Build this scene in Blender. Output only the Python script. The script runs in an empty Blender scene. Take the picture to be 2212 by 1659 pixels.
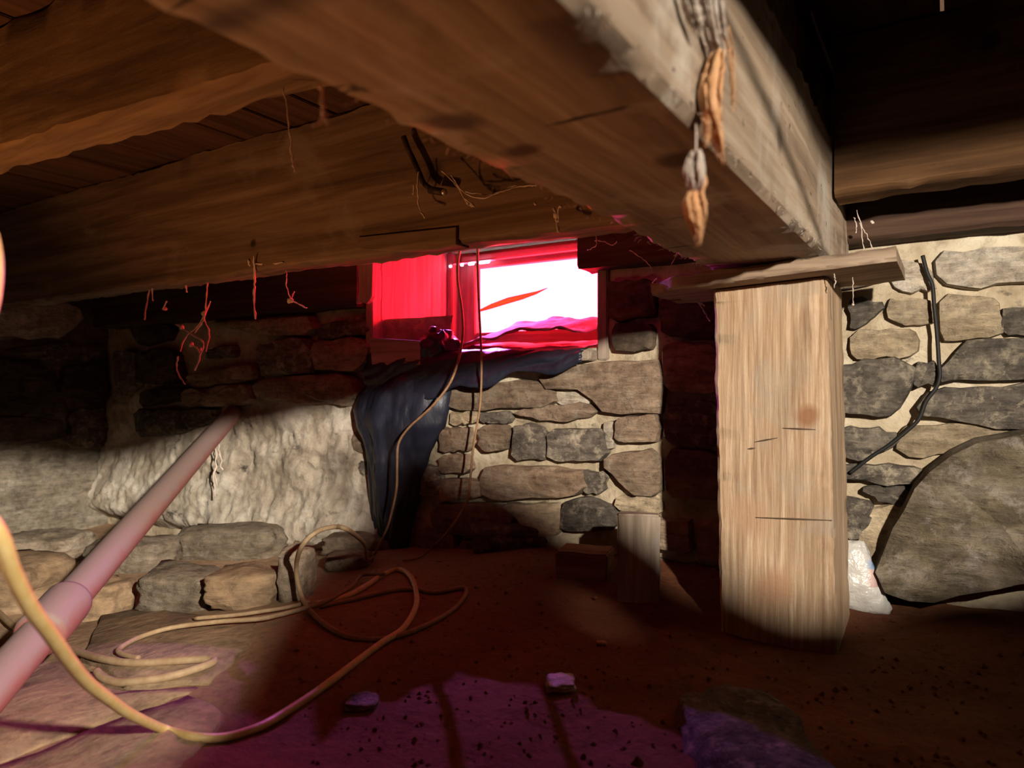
import bpy, bmesh, math, random
from mathutils import Vector, noise, Matrix

scene = bpy.context.scene
COL = scene.collection
R = math.radians

# ------------------------------------------------------------------ camera
F = 1490.0                       # focal length in pixels of a 2212 x 1659 frame
YAW = 32.4
CX, CY = 1106.0, 829.5
VD = Vector((-math.sin(R(YAW)), math.cos(R(YAW)), 0.0))
VR = Vector((math.cos(R(YAW)), math.sin(R(YAW)), 0.0))
VU = Vector((0, 0, 1))
cam_d = bpy.data.cameras.new('camera')
cam_d.sensor_width = 36.0
cam_d.lens = F / 2212.0 * 36.0
cam_d.clip_start = 0.01
cam_d.dof.use_dof = True
cam_d.dof.focus_distance = 1.45
cam_d.dof.aperture_fstop = 4.5
cam = bpy.data.objects.new('camera', cam_d)
COL.objects.link(cam)
cam.location = (0, 0, 0)
cam.rotation_euler = (R(90), 0, R(YAW))
scene.camera = cam

# ------------------------------------------------------------------ light
scene.view_settings.view_transform = 'Standard'
scene.view_settings.look = 'None'
scene.view_settings.gamma = 1.0
scene.view_settings.use_curve_mapping = False
scene.view_settings.exposure = 0.0
scene.cycles.max_bounces = 10
scene.cycles.diffuse_bounces = 3
scene.cycles.sample_clamp_indirect = 6.0

world = bpy.data.worlds.new('daylight')
scene.world = world
world.use_nodes = True
bg = world.node_tree.nodes['Background']
bg.inputs['Color'].default_value = (1.0, 0.97, 0.93, 1)
bg.inputs['Strength'].default_value = 105.0

TORCH = Vector((0.55, 0.0, 0.351))           # hand torch held to the right of the camera, beside the main beam
ld = bpy.data.lights.new('torch_light', 'SPOT')
ld.energy = 1.0
ld.shadow_soft_size = 0.02
ld.spot_size = R(122)
ld.spot_blend = 0.22
ld.color = (1.0, 0.90, 0.76)
ld.use_nodes = True
lt = ld.node_tree
em = lt.nodes['Emission']
lf = lt.nodes.new('ShaderNodeLightFalloff')
lf.inputs['Strength'].default_value = 72.0
lt.links.new(lf.outputs['Constant'], em.inputs['Strength'])
lo = bpy.data.objects.new('torch_light', ld)
lo.location = TORCH
lo.rotation_euler = Vector((-0.70, 0.71, -0.14)).to_track_quat('-Z', 'Y').to_euler()
COL.objects.link(lo)

# unseen fill light added to warm the joists from below, left of the frame
fd = bpy.data.lights.new('warm_fill_light', 'SPOT')
fd.energy = 24.0
fd.color = (1.0, 0.40, 0.12)
fd.shadow_soft_size = 0.04
fd.spot_size = R(130)
fd.spot_blend = 0.35
fo = bpy.data.objects.new('warm_fill_light', fd)
fo.location = (-1.3, 0.08, -0.44)
fo.rotation_euler = Vector((0.12, 0.05, 1.0)).to_track_quat('-Z', 'Y').to_euler()
COL.objects.link(fo)

# daylight comes in only through the little window: help the renderer find it
pd = bpy.data.lights.new('window_portal', 'AREA')
pd.shape = 'RECTANGLE'
pd.size, pd.size_y = 0.72, 0.36
pd.cycles.is_portal = True
po = bpy.data.objects.new('window_portal', pd)
po.location = (-1.1, 1.985, 0.28)
po.rotation_euler = (R(-90), 0, 0)
COL.objects.link(po)

# ------------------------------------------------------------------ projection helpers (a photo pixel -> a point on a real plane)
def ray(px, py):
    return VD + VR * ((px - CX) / F) + VU * ((CY - py) / F)
def on_y(px, py, Y):
    d = ray(px, py); return d * (Y / d.y)
def on_x(px, py, X):
    d = ray(px, py); return d * (X / d.x)
def on_z(px, py, Z):
    d = ray(px, py); return d * (Z / d.z)
def sm(t):
    t = max(0.0, min(1.0, t)); return t * t * (3 - 2 * t)
def floor_base(x, y):
    z = -0.45 - 0.085 * sm((-0.95 - x) / 0.9)
    z -= 0.07 * sm((-1.95 - x) / 0.4)
    z += 0.03 * sm((y - 1.25) / 0.3) * sm((x + 1.2) / 0.4)
    return z
def floor_h(x, y):
    v = Vector((x, y, 0))
    z = floor_base(x, y) + 0.012 * noise.noise(v * 3.1)
    rough = 0.35 + 0.65 * sm((x + 1.05) / 0.35)
    z += rough * (0.010 * noise.noise(v * 9 + Vector((7, 1, 0))) + 0.007 * noise.noise(v * 23))
    return z
def on_floor(px, py, up=0.0):
    z = -0.45
    for _ in range(12):
        p = on_z(px, py, z + up); z = floor_h(p.x, p.y)
    p = on_z(px, py, z + up)
    return p

# ------------------------------------------------------------------ node materials
def newmat(name):
    m = bpy.data.materials.new(name); m.use_nodes = True
    nt = m.node_tree
    return m, nt, nt.nodes['Principled BSDF']
def N(nt, t, **kw):
    n = nt.nodes.new(t)
    for k, v in kw.items():
        if k.startswith('_'): setattr(n, k[1:], v)
        else: n.inputs[k].default_value = v
    return n
def ramp(nt, fac, stops, interp='LINEAR'):
    n = nt.nodes.new('ShaderNodeValToRGB'); n.color_ramp.interpolation = interp
    cr = n.color_ramp
    while len(cr.elements) < len(stops): cr.elements.new(0.5)
    for e, (p, c) in zip(cr.elements, stops):
        e.position = p; e.color = (c[0], c[1], c[2], 1)
    nt.links.new(fac, n.inputs['Fac'])
    return n.outputs['Color']
def mixc(nt, a, b, fac, mode='MIX'):
    n = nt.nodes.new('ShaderNodeMix'); n.data_type = 'RGBA'; n.blend_type = mode
    for i, v in ((6, a), (7, b)):
        if isinstance(v, tuple): n.inputs[i].default_value = (v[0], v[1], v[2], 1)
        else: nt.links.new(v, n.inputs[i])
    if isinstance(fac, float): n.inputs[0].default_value = fac
    else: nt.links.new(fac, n.inputs[0])
    return n.outputs[2]
def coords(nt, scale=(1, 1, 1), rnd=True):
    tc = nt.nodes.new('ShaderNodeTexCoord')
    mp = nt.nodes.new('ShaderNodeMapping')
    mp.inputs['Scale'].default_value = scale
    if rnd:
        oi = nt.nodes.new('ShaderNodeObjectInfo')
        ml = nt.nodes.new('ShaderNodeMath'); ml.operation = 'MULTIPLY'; ml.inputs[1].default_value = 37.0
        nt.links.new(oi.outputs['Random'], ml.inputs[0])
        cb = nt.nodes.new('ShaderNodeCombineXYZ')
        for i in range(3): nt.links.new(ml.outputs[0], cb.inputs[i])
        ad = nt.nodes.new('ShaderNodeVectorMath'); ad.operation = 'ADD'
        nt.links.new(tc.outputs['Object'], ad.inputs[0]); nt.links.new(cb.outputs[0], ad.inputs[1])
        nt.links.new(ad.outputs[0], mp.inputs['Vector'])
    else:
        nt.links.new(tc.outputs['Object'], mp.inputs['Vector'])
    return mp.outputs['Vector']
def noi(nt, vec, scale, detail=6, rough=0.6, dist=0.0):
    n = nt.nodes.new('ShaderNodeTexNoise')
    n.inputs['Scale'].default_value = scale; n.inputs['Detail'].default_value = detail
    n.inputs['Roughness'].default_value = rough; n.inputs['Distortion'].default_value = dist
    nt.links.new(vec, n.inputs['Vector'])
    return n.outputs['Fac']
def bump(nt, bs, h, strength=0.5, dist=0.004, prev=None):
    b = nt.nodes.new('ShaderNodeBump'); b.inputs['Strength'].default_value = strength; b.inputs['Distance'].default_value = dist
    nt.links.new(h, b.inputs['Height'])
    if prev is not None: nt.links.new(prev, b.inputs['Normal'])
    nt.links.new(b.outputs['Normal'], bs.inputs['Normal'])
    return b.outputs['Normal']

def wood_mat(name, cols, axis, grain=1.0, knots=(), bumpd=0.003, stain=None, dashes=None, rough=0.85):
    """cols: dark, mid, light. axis: 0/1/2 the grain direction."""
    m, nt, bs = newmat(name)
    s = [55.0 * grain] * 3; s[axis] = 2.2 * grain
    v = coords(nt, tuple(s), rnd=False)
    v0 = coords(nt, (1, 1, 1), rnd=False)
    a = noi(nt, v, 1.0, 5, 0.65, 0.35)
    s2 = [14.0] * 3; s2[axis] = 1.6
    b = noi(nt, coords(nt, tuple(s2), rnd=False), 1.0, 6, 0.6, 0.8)
    c = ramp(nt, a, [(0.30, cols[0]), (0.5, cols[1]), (0.72, cols[2])])
    big = ramp(nt, b, [(0.3, (0.45, 0.43, 0.42)), (0.55, (1, 1, 1)), (0.8, (1.25, 1.2, 1.15))])
    c = mixc(nt, c, big, 0.75, 'MULTIPLY')
    if stain:
        st = noi(nt, v0, stain[1], 5, 0.62, 0.5)
        f = ramp(nt, st, [(stain[2], (0, 0, 0)), (stain[3], (1, 1, 1))])
        c = mixc(nt, c, stain[0], f)
    if dashes:
        ds = [70.0] * 3; ds[dashes[0]] = 9.0
        dd = noi(nt, coords(nt, tuple(ds), rnd=False), 1.0, 2, 0.5)
        f = ramp(nt, dd, [(dashes[1], (0, 0, 0)), (dashes[1] + 0.05, (1, 1, 1))])
        c = mixc(nt, c, tuple(x * 0.25 for x in cols[0]), f)
    for (kp, kr, kc) in knots:
        d = nt.nodes.new('ShaderNodeVectorMath'); d.operation = 'DISTANCE'
        d.inputs[1].default_value = kp
        w = nt.nodes.new('ShaderNodeVectorMath'); w.operation = 'ADD'
        nz = nt.nodes.new('ShaderNodeTexNoise'); nz.inputs['Scale'].default_value = 9.0
        nt.links.new(v0, nz.inputs['Vector'])
        sc = nt.nodes.new('ShaderNodeVectorMath'); sc.operation = 'SCALE'; sc.inputs['Scale'].default_value = kr * 1.6
        nt.links.new(nz.outputs['Color'], sc.inputs[0])
        nt.links.new(v0, w.inputs[0]); nt.links.new(sc.outputs[0], w.inputs[1])
        of = nt.nodes.new('ShaderNodeVectorMath'); of.operation = 'SUBTRACT'; of.inputs[1].default_value = (kr * .8, kr * .8, kr * .8)
        nt.links.new(w.outputs[0], of.inputs[0])
        nt.links.new(of.outputs[0], d.inputs[0])
        mr = nt.nodes.new('ShaderNodeMapRange'); mr.inputs['From Min'].default_value = kr; mr.inputs['From Max'].default_value = kr * 0.45
        nt.links.new(d.outputs['Value'], mr.inputs['Value'])
        c = mixc(nt, c, kc, mr.outputs['Result'])
    nt.links.new(c, bs.inputs['Base Color'])
    bs.inputs['Roughness'].default_value = rough
    bs.inputs['Specular IOR Level'].default_value = 0.25
    nb = bump(nt, bs, a, 0.55, bumpd)
    bump(nt, bs, noi(nt, v0, 130, 3), 0.25, 0.002, nb)
    return m

def rock_mat(name, c0, c1, c2, sc=9.0, speck=(0.55, 0.72), speckc=None, bd=0.006, rough=0.9, vary=0.3):
    m, nt, bs = newmat(name)
    v = coords(nt, (1, 1, 1))
    a = noi(nt, coords(nt, (1, 1, 2.2)), sc, 8, 0.65, 0.6)
    b = noi(nt, v, sc * 5, 6, 0.7)
    c = ramp(nt, a, [(0.32, c0), (0.5, c1), (0.68, c2)])
    f = ramp(nt, b, [(0.3, (0.45, 0.43, 0.41)), (0.5, (1, 1, 1)), (0.72, (1.4, 1.36, 1.28))])
    c = mixc(nt, c, f, 0.8, 'MULTIPLY')
    ly = noi(nt, coords(nt, (1, 1, 7)), sc * 1.5, 7, 0.7, 0.15)
    c = mixc(nt, c, ramp(nt, ly, [(0.33, (0.55, 0.52, 0.5)), (0.5, (1, 1, 1)), (0.68, (1.3, 1.27, 1.22))]), 0.7, 'MULTIPLY')
    if speckc:
        s = noi(nt, v, sc * 2.6, 9, 0.72, 0.25)
        f2 = ramp(nt, s, [(speck[0] - .03, (0, 0, 0)), (speck[1], (.85, .85, .85))])
        c = mixc(nt, c, speckc, f2)
    oi = nt.nodes.new('ShaderNodeObjectInfo')
    mr = nt.nodes.new('ShaderNodeMapRange'); mr.inputs['To Min'].default_value = 1 - vary; mr.inputs['To Max'].default_value = 1 + vary
    nt.links.new(oi.outputs['Random'], mr.inputs['Value'])
    c = mixc(nt, c, mr.outputs['Result'], 1.0, 'MULTIPLY')
    nt.links.new(c, bs.inputs['Base Color'])
    bs.inputs['Roughness'].default_value = rough
    bs.inputs['Specular IOR Level'].default_value = 0.2
    nb = bump(nt, bs, a, 0.8, bd * 3)
    nb = bump(nt, bs, ly, 0.7, bd * 1.6, nb)
    bump(nt, bs, b, 0.7, bd * 1.3, nb)
    return m

def plain(name, col, rough=0.6, spec=0.3, metal=0.0, em=None, ems=0.0, nsc=None, col2=None, bd=0.001):
    m, nt, bs = newmat(name)
    bs.inputs['Base Color'].default_value = (*col, 1)
    if col2:
        f = ramp(nt, noi(nt, coords(nt, rnd=False), nsc, 6, 0.65), [(0.38, col), (0.65, col2)])
        nt.links.new(f, bs.inputs['Base Color'])
        bump(nt, bs, noi(nt, coords(nt, rnd=False), nsc * 3, 4), 0.5, bd)
    bs.inputs['Roughness'].default_value = rough
    bs.inputs['Specular IOR Level'].default_value = spec
    bs.inputs['Metallic'].default_value = metal
    if em:
        bs.inputs['Emission Color'].default_value = (*em, 1); bs.inputs['Emission Strength'].default_value = ems
    return m

M = {}
# ---- beam: axis Y
M['beam'] = wood_mat('old beam wood', ((0.17, 0.115, 0.075), (0.31, 0.225, 0.155), (0.45, 0.36, 0.27)), 1, 0.75,
    knots=[((-0.325, 0.52, 0.205), 0.022, (0.10, 0.06, 0.035)), ((-0.21, 0.62, 0.205), 0.028, (0.09, 0.05, 0.028)),
           ((-0.33, 0.43, 0.205), 0.03, (0.10, 0.07, 0.05)), ((-0.17, 0.86, 0.29), 0.02, (0.16, 0.12, 0.09))],
    stain=((0.50, 0.44, 0.37), 7.0, 0.50, 0.74), dashes=(0, 0.70))
M['joist'] = wood_mat('dark joist wood', ((0.085, 0.05, 0.024), (0.17, 0.105, 0.055), (0.27, 0.18, 0.10)), 0, 0.6,
    stain=((0.07, 0.04, 0.02), 4.0, 0.55, 0.75), dashes=None)
M['joistr'] = wood_mat('rusty brown joist wood', ((0.06, 0.026, 0.009), (0.13, 0.062, 0.024), (0.22, 0.12, 0.05)), 0, 0.7,
    knots=[((0.18, 1.3, 0.51), 0.022, (0.01, 0.006, 0.004)), ((0.05, 1.3, 0.53), 0.02, (0.02, 0.012, 0.008))],
    stain=((0.05, 0.022, 0.01), 5.0, 0.5, 0.7))
M['timber'] = wood_mat('grey brown timber', ((0.09, 0.055, 0.03), (0.17, 0.11, 0.07), (0.27, 0.19, 0.13)), 0, 0.6,
    knots=[((-1.42, 1.07, 0.34), 0.014, (0.03, 0.02, 0.015)), ((-0.86, 1.07, 0.42), 0.03, (0.06, 0.035, 0.025))],
    stain=((0.24, 0.19, 0.15), 5.0, 0.58, 0.78))
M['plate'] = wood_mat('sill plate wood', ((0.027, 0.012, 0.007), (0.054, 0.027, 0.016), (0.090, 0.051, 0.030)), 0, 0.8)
M['post'] = wood_mat('post wood', ((0.27, 0.165, 0.095), (0.43, 0.29, 0.18), (0.62, 0.47, 0.33)), 2, 2.3,
    knots=[((-0.202, 1.25, -0.055), 0.022, (0.27, 0.135, 0.07)), ((-0.26, 1.25, -0.36), 0.05, (0.40, 0.235, 0.14)), ((-0.30, 1.25, -0.24), 0.045, (0.40, 0.25, 0.155))], bumpd=0.006,
    stain=((0.33, 0.27, 0.21), 6.5, 0.55, 0.75))
M['plank'] = wood_mat('cap plank wood', ((0.20, 0.13, 0.085), (0.34, 0.24, 0.165), (0.47, 0.36, 0.26)), 0, 0.9)
M['winwood'] = wood_mat('window board wood', ((0.180, 0.130, 0.090), (0.275, 0.220, 0.170), (0.360, 0.310, 0.250)), 2, 0.9, bumpd=0.006)
M['winwoodx'] = wood_mat('window rail wood', ((0.165, 0.121, 0.088), (0.275, 0.220, 0.171), (0.374, 0.319, 0.253)), 0, 0.8)
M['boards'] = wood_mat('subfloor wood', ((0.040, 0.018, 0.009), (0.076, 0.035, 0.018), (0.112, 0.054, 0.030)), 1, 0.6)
M['rot'] = wood_mat('rotten orange wood', ((0.40, 0.18, 0.07), (0.62, 0.33, 0.16), (0.78, 0.52, 0.31)), 2, 1.6, bumpd=0.006)
M['rotgrey'] = wood_mat('weathered grey fibre', ((0.30, 0.23, 0.18), (0.46, 0.38, 0.32), (0.62, 0.55, 0.49)), 2, 1.5, bumpd=0.006)
M['block'] = wood_mat('offcut wood', ((0.22, 0.16, 0.11), (0.36, 0.28, 0.21), (0.5, 0.41, 0.32)), 2, 0.7, stain=((0.35, 0.33, 0.31), 9.0, 0.5, 0.7))
M['block2'] = wood_mat('brown offcut wood', ((0.16, 0.07, 0.03), (0.28, 0.14, 0.07), (0.4, 0.22, 0.11)), 0, 0.7)
# ---- stone, mortar, earth
M['stbrown'] = rock_mat('brown wall stone', (0.15, 0.10, 0.065), (0.25, 0.18, 0.125), (0.36, 0.28, 0.20), 9, (0.58, 0.75), (0.40, 0.35, 0.27))
M['stdark'] = rock_mat('dark grey wall stone', (0.065, 0.055, 0.047), (0.13, 0.11, 0.09), (0.25, 0.215, 0.17), 13, (0.55, 0.68), (0.46, 0.39, 0.28))
M['stdeep'] = rock_mat('darkest wall stone', (0.04, 0.03, 0.02), (0.08, 0.06, 0.042), (0.15, 0.11, 0.075), 9)  # darkest of the wall stone tones
M['stpale'] = rock_mat('pale limewashed stone', (0.288, 0.240, 0.184), (0.416, 0.360, 0.288), (0.528, 0.480, 0.416), 10, (0.6, 0.75), (0.176, 0.144, 0.112))
M['sttan'] = rock_mat('tan wall stone', (0.255, 0.195, 0.124), (0.357, 0.282, 0.188), (0.468, 0.382, 0.268), 10, (0.62, 0.76), (0.170, 0.133, 0.096))
M['boulder'] = rock_mat('olive grey boulder', (0.086, 0.068, 0.043), (0.144, 0.116, 0.079), (0.230, 0.190, 0.151), 7, (0.56, 0.72), (0.396, 0.340, 0.302), 0.008, vary=0.05)
M['rubble'] = rock_mat('dusty rubble stone', (0.158, 0.122, 0.086), (0.238, 0.188, 0.135), (0.330, 0.277, 0.218), 8, (0.6, 0.75), (0.396, 0.356, 0.297))
M['flag'] = rock_mat('dusty flagstone', (0.198, 0.129, 0.074), (0.264, 0.178, 0.106), (0.317, 0.224, 0.141), 6, bd=0.004, vary=0.1)

def mortar_mat(name, tan=True):
    m, nt, bs = newmat(name)
    v = coords(nt, rnd=False)
    a = noi(nt, v, 6, 8, 0.62, 0.4); b = noi(nt, v, 34, 7, 0.7, 0.3)
    if tan: c = ramp(nt, a, [(0.3, (0.27, 0.21, 0.135)), (0.5, (0.42, 0.345, 0.24)), (0.7, (0.58, 0.51, 0.39))])
    else: c = ramp(nt, a, [(0.28, (0.24, 0.19, 0.14)), (0.48, (0.40, 0.34, 0.265)), (0.7, (0.62, 0.565, 0.48))])
    c = mixc(nt, c, ramp(nt, b, [(0.28, (0.5, 0.46, 0.42)), (0.48, (1, 1, 1)), (0.8, (1.25, 1.25, 1.25))]), 0.8, 'MULTIPLY')
    s = noi(nt, coords(nt, (1, 1, 1.8), False), 6.5, 8, 0.7, 0.2)
    c = mixc(nt, c, (0.06, 0.05, 0.042), ramp(nt, s, [(0.60, (0, 0, 0)), (0.68, (1, 1, 1))]))
    nt.links.new(c, bs.inputs['Base Color']); bs.inputs['Roughness'].default_value = 0.95
    bs.inputs['Specular IOR Level'].default_value = 0.15
    nb = bump(nt, bs, a, 0.7, 0.02)
    bump(nt, bs, b, 0.7, 0.008, nb)
    return m
M['mortar'] = mortar_mat('lime mortar')
M['plaster'] = mortar_mat('crumbling lime render', False)
def earth_mat():
    m, nt, bs = newmat('dusty earth')
    v = coords(nt, rnd=False)
    a = noi(nt, v, 4, 8, 0.6, 0.3); b = noi(nt, v, 60, 6, 0.7)
    c = ramp(nt, a, [(0.3, (0.22, 0.135, 0.08)), (0.5, (0.33, 0.215, 0.13)), (0.7, (0.42, 0.29, 0.185))])
    c = mixc(nt, c, ramp(nt, b, [(0.3, (0.6, 0.58, 0.55)), (0.5, (1, 1, 1)), (0.8, (1.2, 1.2, 1.15))]), 0.7, 'MULTIPLY')
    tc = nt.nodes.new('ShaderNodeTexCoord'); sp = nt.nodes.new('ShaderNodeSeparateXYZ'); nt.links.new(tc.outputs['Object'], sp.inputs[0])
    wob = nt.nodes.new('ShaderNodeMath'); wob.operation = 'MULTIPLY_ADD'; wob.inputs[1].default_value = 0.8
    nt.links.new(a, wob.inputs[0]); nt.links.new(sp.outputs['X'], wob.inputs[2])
    shade_map = nt.nodes.new('ShaderNodeMapRange'); shade_map.inputs['From Min'].default_value = -0.75; shade_map.inputs['From Max'].default_value = -0.25
    nt.links.new(wob.outputs[0], shade_map.inputs['Value'])
    c = mixc(nt, c, mixc(nt, c, (0.46, 0.27, 0.21), 1.0, 'MULTIPLY'), shade_map.outputs['Result'])  # soil colour darkened and reddened on the right to stand in for shade
    s = noi(nt, v, 17, 5, 0.6, 0.8)
    c = mixc(nt, c, (0.05, 0.035, 0.025), ramp(nt, s, [(0.66, (0, 0, 0)), (0.75, (1, 1, 1))]))
    nt.links.new(c, bs.inputs['Base Color']); bs.inputs['Roughness'].default_value = 0.95
    bs.inputs['Specular IOR Level'].default_value = 0.15
    nb = bump(nt, bs, noi(nt, v, 14, 6, 0.6), 0.5, 0.02)
    bump(nt, bs, b, 0.6, 0.006, nb)
    return m
M['earth'] = earth_mat()
# ---- other things
def pipe_mat():
    m, nt, bs = newmat('dusty red pipe')
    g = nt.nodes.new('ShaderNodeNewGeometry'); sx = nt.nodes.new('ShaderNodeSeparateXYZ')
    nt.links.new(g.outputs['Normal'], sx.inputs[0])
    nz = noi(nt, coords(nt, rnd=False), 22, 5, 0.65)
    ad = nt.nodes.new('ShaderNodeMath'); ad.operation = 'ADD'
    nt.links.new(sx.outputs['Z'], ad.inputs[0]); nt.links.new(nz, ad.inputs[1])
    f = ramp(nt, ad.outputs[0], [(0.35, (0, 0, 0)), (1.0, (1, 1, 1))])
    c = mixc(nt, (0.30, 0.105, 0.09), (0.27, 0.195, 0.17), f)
    nt.links.new(c, bs.inputs['Base Color']); bs.inputs['Roughness'].default_value = 0.7
    bump(nt, bs, nz, 0.4, 0.003)
    return m
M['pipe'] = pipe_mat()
M['cord'] = plain('tan cord jacket', (0.29, 0.19, 0.10), 0.6, 0.3, nsc=60, col2=(0.38, 0.27, 0.16))
M['cordnear'] = plain('yellow cord jacket', (0.62, 0.43, 0.16), 0.45, 0.5, nsc=60, col2=(0.72, 0.54, 0.24))
M['thincord'] = plain('brown thin cord', (0.22, 0.12, 0.06), 0.6, 0.3, nsc=50, col2=(0.36, 0.21, 0.11))
M['black'] = plain('plain black', (0.012, 0.011, 0.010), 0.6, 0.3)
M['iron'] = plain('rusty black iron', (0.03, 0.022, 0.018), 0.6, 0.4, 0.4, nsc=40, col2=(0.09, 0.05, 0.03))
M['bolt'] = plain('bolt end metal', (0.55, 0.5, 0.45), 0.35, 0.5, 0.7)
def cloth_mat():
    m, nt, bs = newmat('navy nylon cloth')
    v = coords(nt, rnd=False)
    c = ramp(nt, noi(nt, v, 12, 6, 0.6), [(0.35, (0.009, 0.010, 0.019)), (0.6, (0.017, 0.019, 0.034)), (0.75, (0.036, 0.038, 0.06))])
    nt.links.new(c, bs.inputs['Base Color']); bs.inputs['Roughness'].default_value = 0.42
    bs.inputs['Specular IOR Level'].default_value = 0.55
    bump(nt, bs, noi(nt, coords(nt, (1, 1, 0.35), False), 38, 5, 0.6), 0.5, 0.006)
    return m
M['cloth'] = cloth_mat()
M['rag'] = plain('dusty pale rag', (0.38, 0.30, 0.27), 0.9, 0.2, nsc=18, col2=(0.6, 0.5, 0.46), bd=0.004)
M['web'] = plain('dusty cobweb', (0.55, 0.45, 0.38), 0.9, 0.1)
M['led'] = plain('lit diode', (0.8, 0.8, 0.9), 0.4, 0.4, em=(0.72, 0.55, 1.0), ems=14.0)
M['ledbody'] = plain('white lamp casing', (0.75, 0.72, 0.72), 0.5, 0.4)
def film_mat():
    m = bpy.data.materials.new('red tinted glass'); m.use_nodes = True
    nt = m.node_tree; nt.nodes.clear()
    o = nt.nodes.new('ShaderNodeOutputMaterial'); t = nt.nodes.new('ShaderNodeBsdfTransparent')
    t.inputs['Color'].default_value = (1.0, 0.112, 0.18, 1)
    g = nt.nodes.new('ShaderNodeBsdfGlossy'); g.inputs['Roughness'].default_value = 0.25; g.inputs['Color'].default_value = (0.8, 0.7, 0.7, 1)
    mx = nt.nodes.new('ShaderNodeMixShader'); mx.inputs[0].default_value = 0.05
    nt.links.new(t.outputs[0], mx.inputs[1]); nt.links.new(g.outputs[0], mx.inputs[2]); nt.links.new(mx.outputs[0], o.inputs['Surface'])
    return m
M['pane'] = film_mat()

# ------------------------------------------------------------------ object helpers
def link(name, verts, faces, mat, parent=None, smooth=True, origin=None):
    me = bpy.data.meshes.new(name)
    if origin is not None:
        o0 = Vector(origin); verts = [Vector(v) - o0 for v in verts]
    me.from_pydata([tuple(v) for v in verts], [], faces)
    me.validate(); me.update()
    bm = bmesh.new(); bm.from_mesh(me); bmesh.ops.recalc_face_normals(bm, faces=bm.faces); bm.to_mesh(me); bm.free()
    me.polygons.foreach_set('use_smooth', [smooth] * len(me.polygons))
    if mat: me.materials.append(mat)
    o = bpy.data.objects.new(name, me); COL.objects.link(o)
    if origin is not None: o.location = origin
    if parent is not None:
        o.parent = parent
        o.matrix_parent_inverse = Matrix.Translation(-parent.location) if parent.rotation_euler.z == 0 else parent.matrix_basis.inverted()
    return o
def empty(name, loc):
    o = bpy.data.objects.new(name, None); o.location = loc; o.empty_display_size = 0.05
    COL.objects.link(o); return o
def tag(o, label=None, cat=None, group=None, kind=None):
    if label: o['label'] = label
    if cat: o['category'] = cat
    if group: o['group'] = group
    if kind: o['kind'] = kind
    return o

class MB:
    def __init__(s): s.v = []; s.f = []
    def add(s, v, f):
        n = len(s.v); s.v += [Vector(x) for x in v]; s.f += [tuple(i + n for i in q) for q in f]
    def box(s, x0, x1, y0, y1, z0, z1, b=0.0):
        if b <= 0:
            v = [(x, y, z) for z in (z0, z1) for y in (y0, y1) for x in (x0, x1)]
            s.add(v, [(0, 1, 3, 2), (4, 6, 7, 5), (0, 4, 5, 1), (2, 3, 7, 6), (0, 2, 6, 4), (1, 5, 7, 3)])
        else:
            bm = bmesh.new(); bmesh.ops.create_cube(bm, size=1.0)
            for q in bm.verts:
                q.co = Vector(((x0 + x1) / 2 + q.co.x * (x1 - x0), (y0 + y1) / 2 + q.co.y * (y1 - y0), (z0 + z1) / 2 + q.co.z * (z1 - z0)))
            bmesh.ops.bevel(bm, geom=list(bm.edges), offset=b, segments=2, affect='EDGES')
            bm.verts.index_update()
            s.add([q.co.copy() for q in bm.verts], [tuple(q.index for q in fc.verts) for fc in bm.faces]); bm.free()
    def tube(s, pts, rad, sides=8, cap=True):
        pts = [Vector(p) for p in pts]; n = len(pts)
        rads = rad if isinstance(rad, (list, tuple)) else [rad] * n
        T = [(pts[min(i + 1, n - 1)] - pts[max(i - 1, 0)]).normalized() for i in range(n)]
        up = Vector((0, 0, 1)) if abs(T[0].z) < 0.9 else Vector((1, 0, 0))
        nn = (up - T[0] * up.dot(T[0])).normalized()
        vs = []
        for i in range(n):
            nn = (nn - T[i] * nn.dot(T[i]))
            nn = nn.normalized() if nn.length > 1e-6 else T[i].orthogonal().normalized()
            bb = T[i].cross(nn)
            for k in range(sides):
                a = 2 * math.pi * k / sides
                vs.append(pts[i] + (nn * math.cos(a) + bb * math.sin(a)) * rads[i])
        fs = [(i * sides + k, i * sides + (k + 1) % sides, (i + 1) * sides + (k + 1) % sides, (i + 1) * sides + k) for i in range(n - 1) for k in range(sides)]
        if cap:
            fs.append(tuple(range(sides))); fs.append(tuple((n - 1) * sides + k for k in range(sides)))
        s.add(vs, fs)
    def build(s, name, mat, parent=None, smooth=True, origin=None):
        return link(name, s.v, s.f, mat, parent, smooth, origin)

def curve(pts, per=6):
    """Catmull-Rom through points"""
    pts = [Vector(p) for p in pts]
    out = []
    for i in range(len(pts) - 1):
        p0 = pts[max(i - 1, 0)]; p1 = pts[i]; p2 = pts[i + 1]; p3 = pts[min(i + 2, len(pts) - 1)]
        for k in range(per):
            t = k / per
            out.append(0.5 * ((2 * p1) + (p2 - p0) * t + (2 * p0 - 5 * p1 + 4 * p2 - p3) * t * t + (3 * p1 - p0 - 3 * p2 + p3) * t ** 3))
    out.append(pts[-1]); return out

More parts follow.
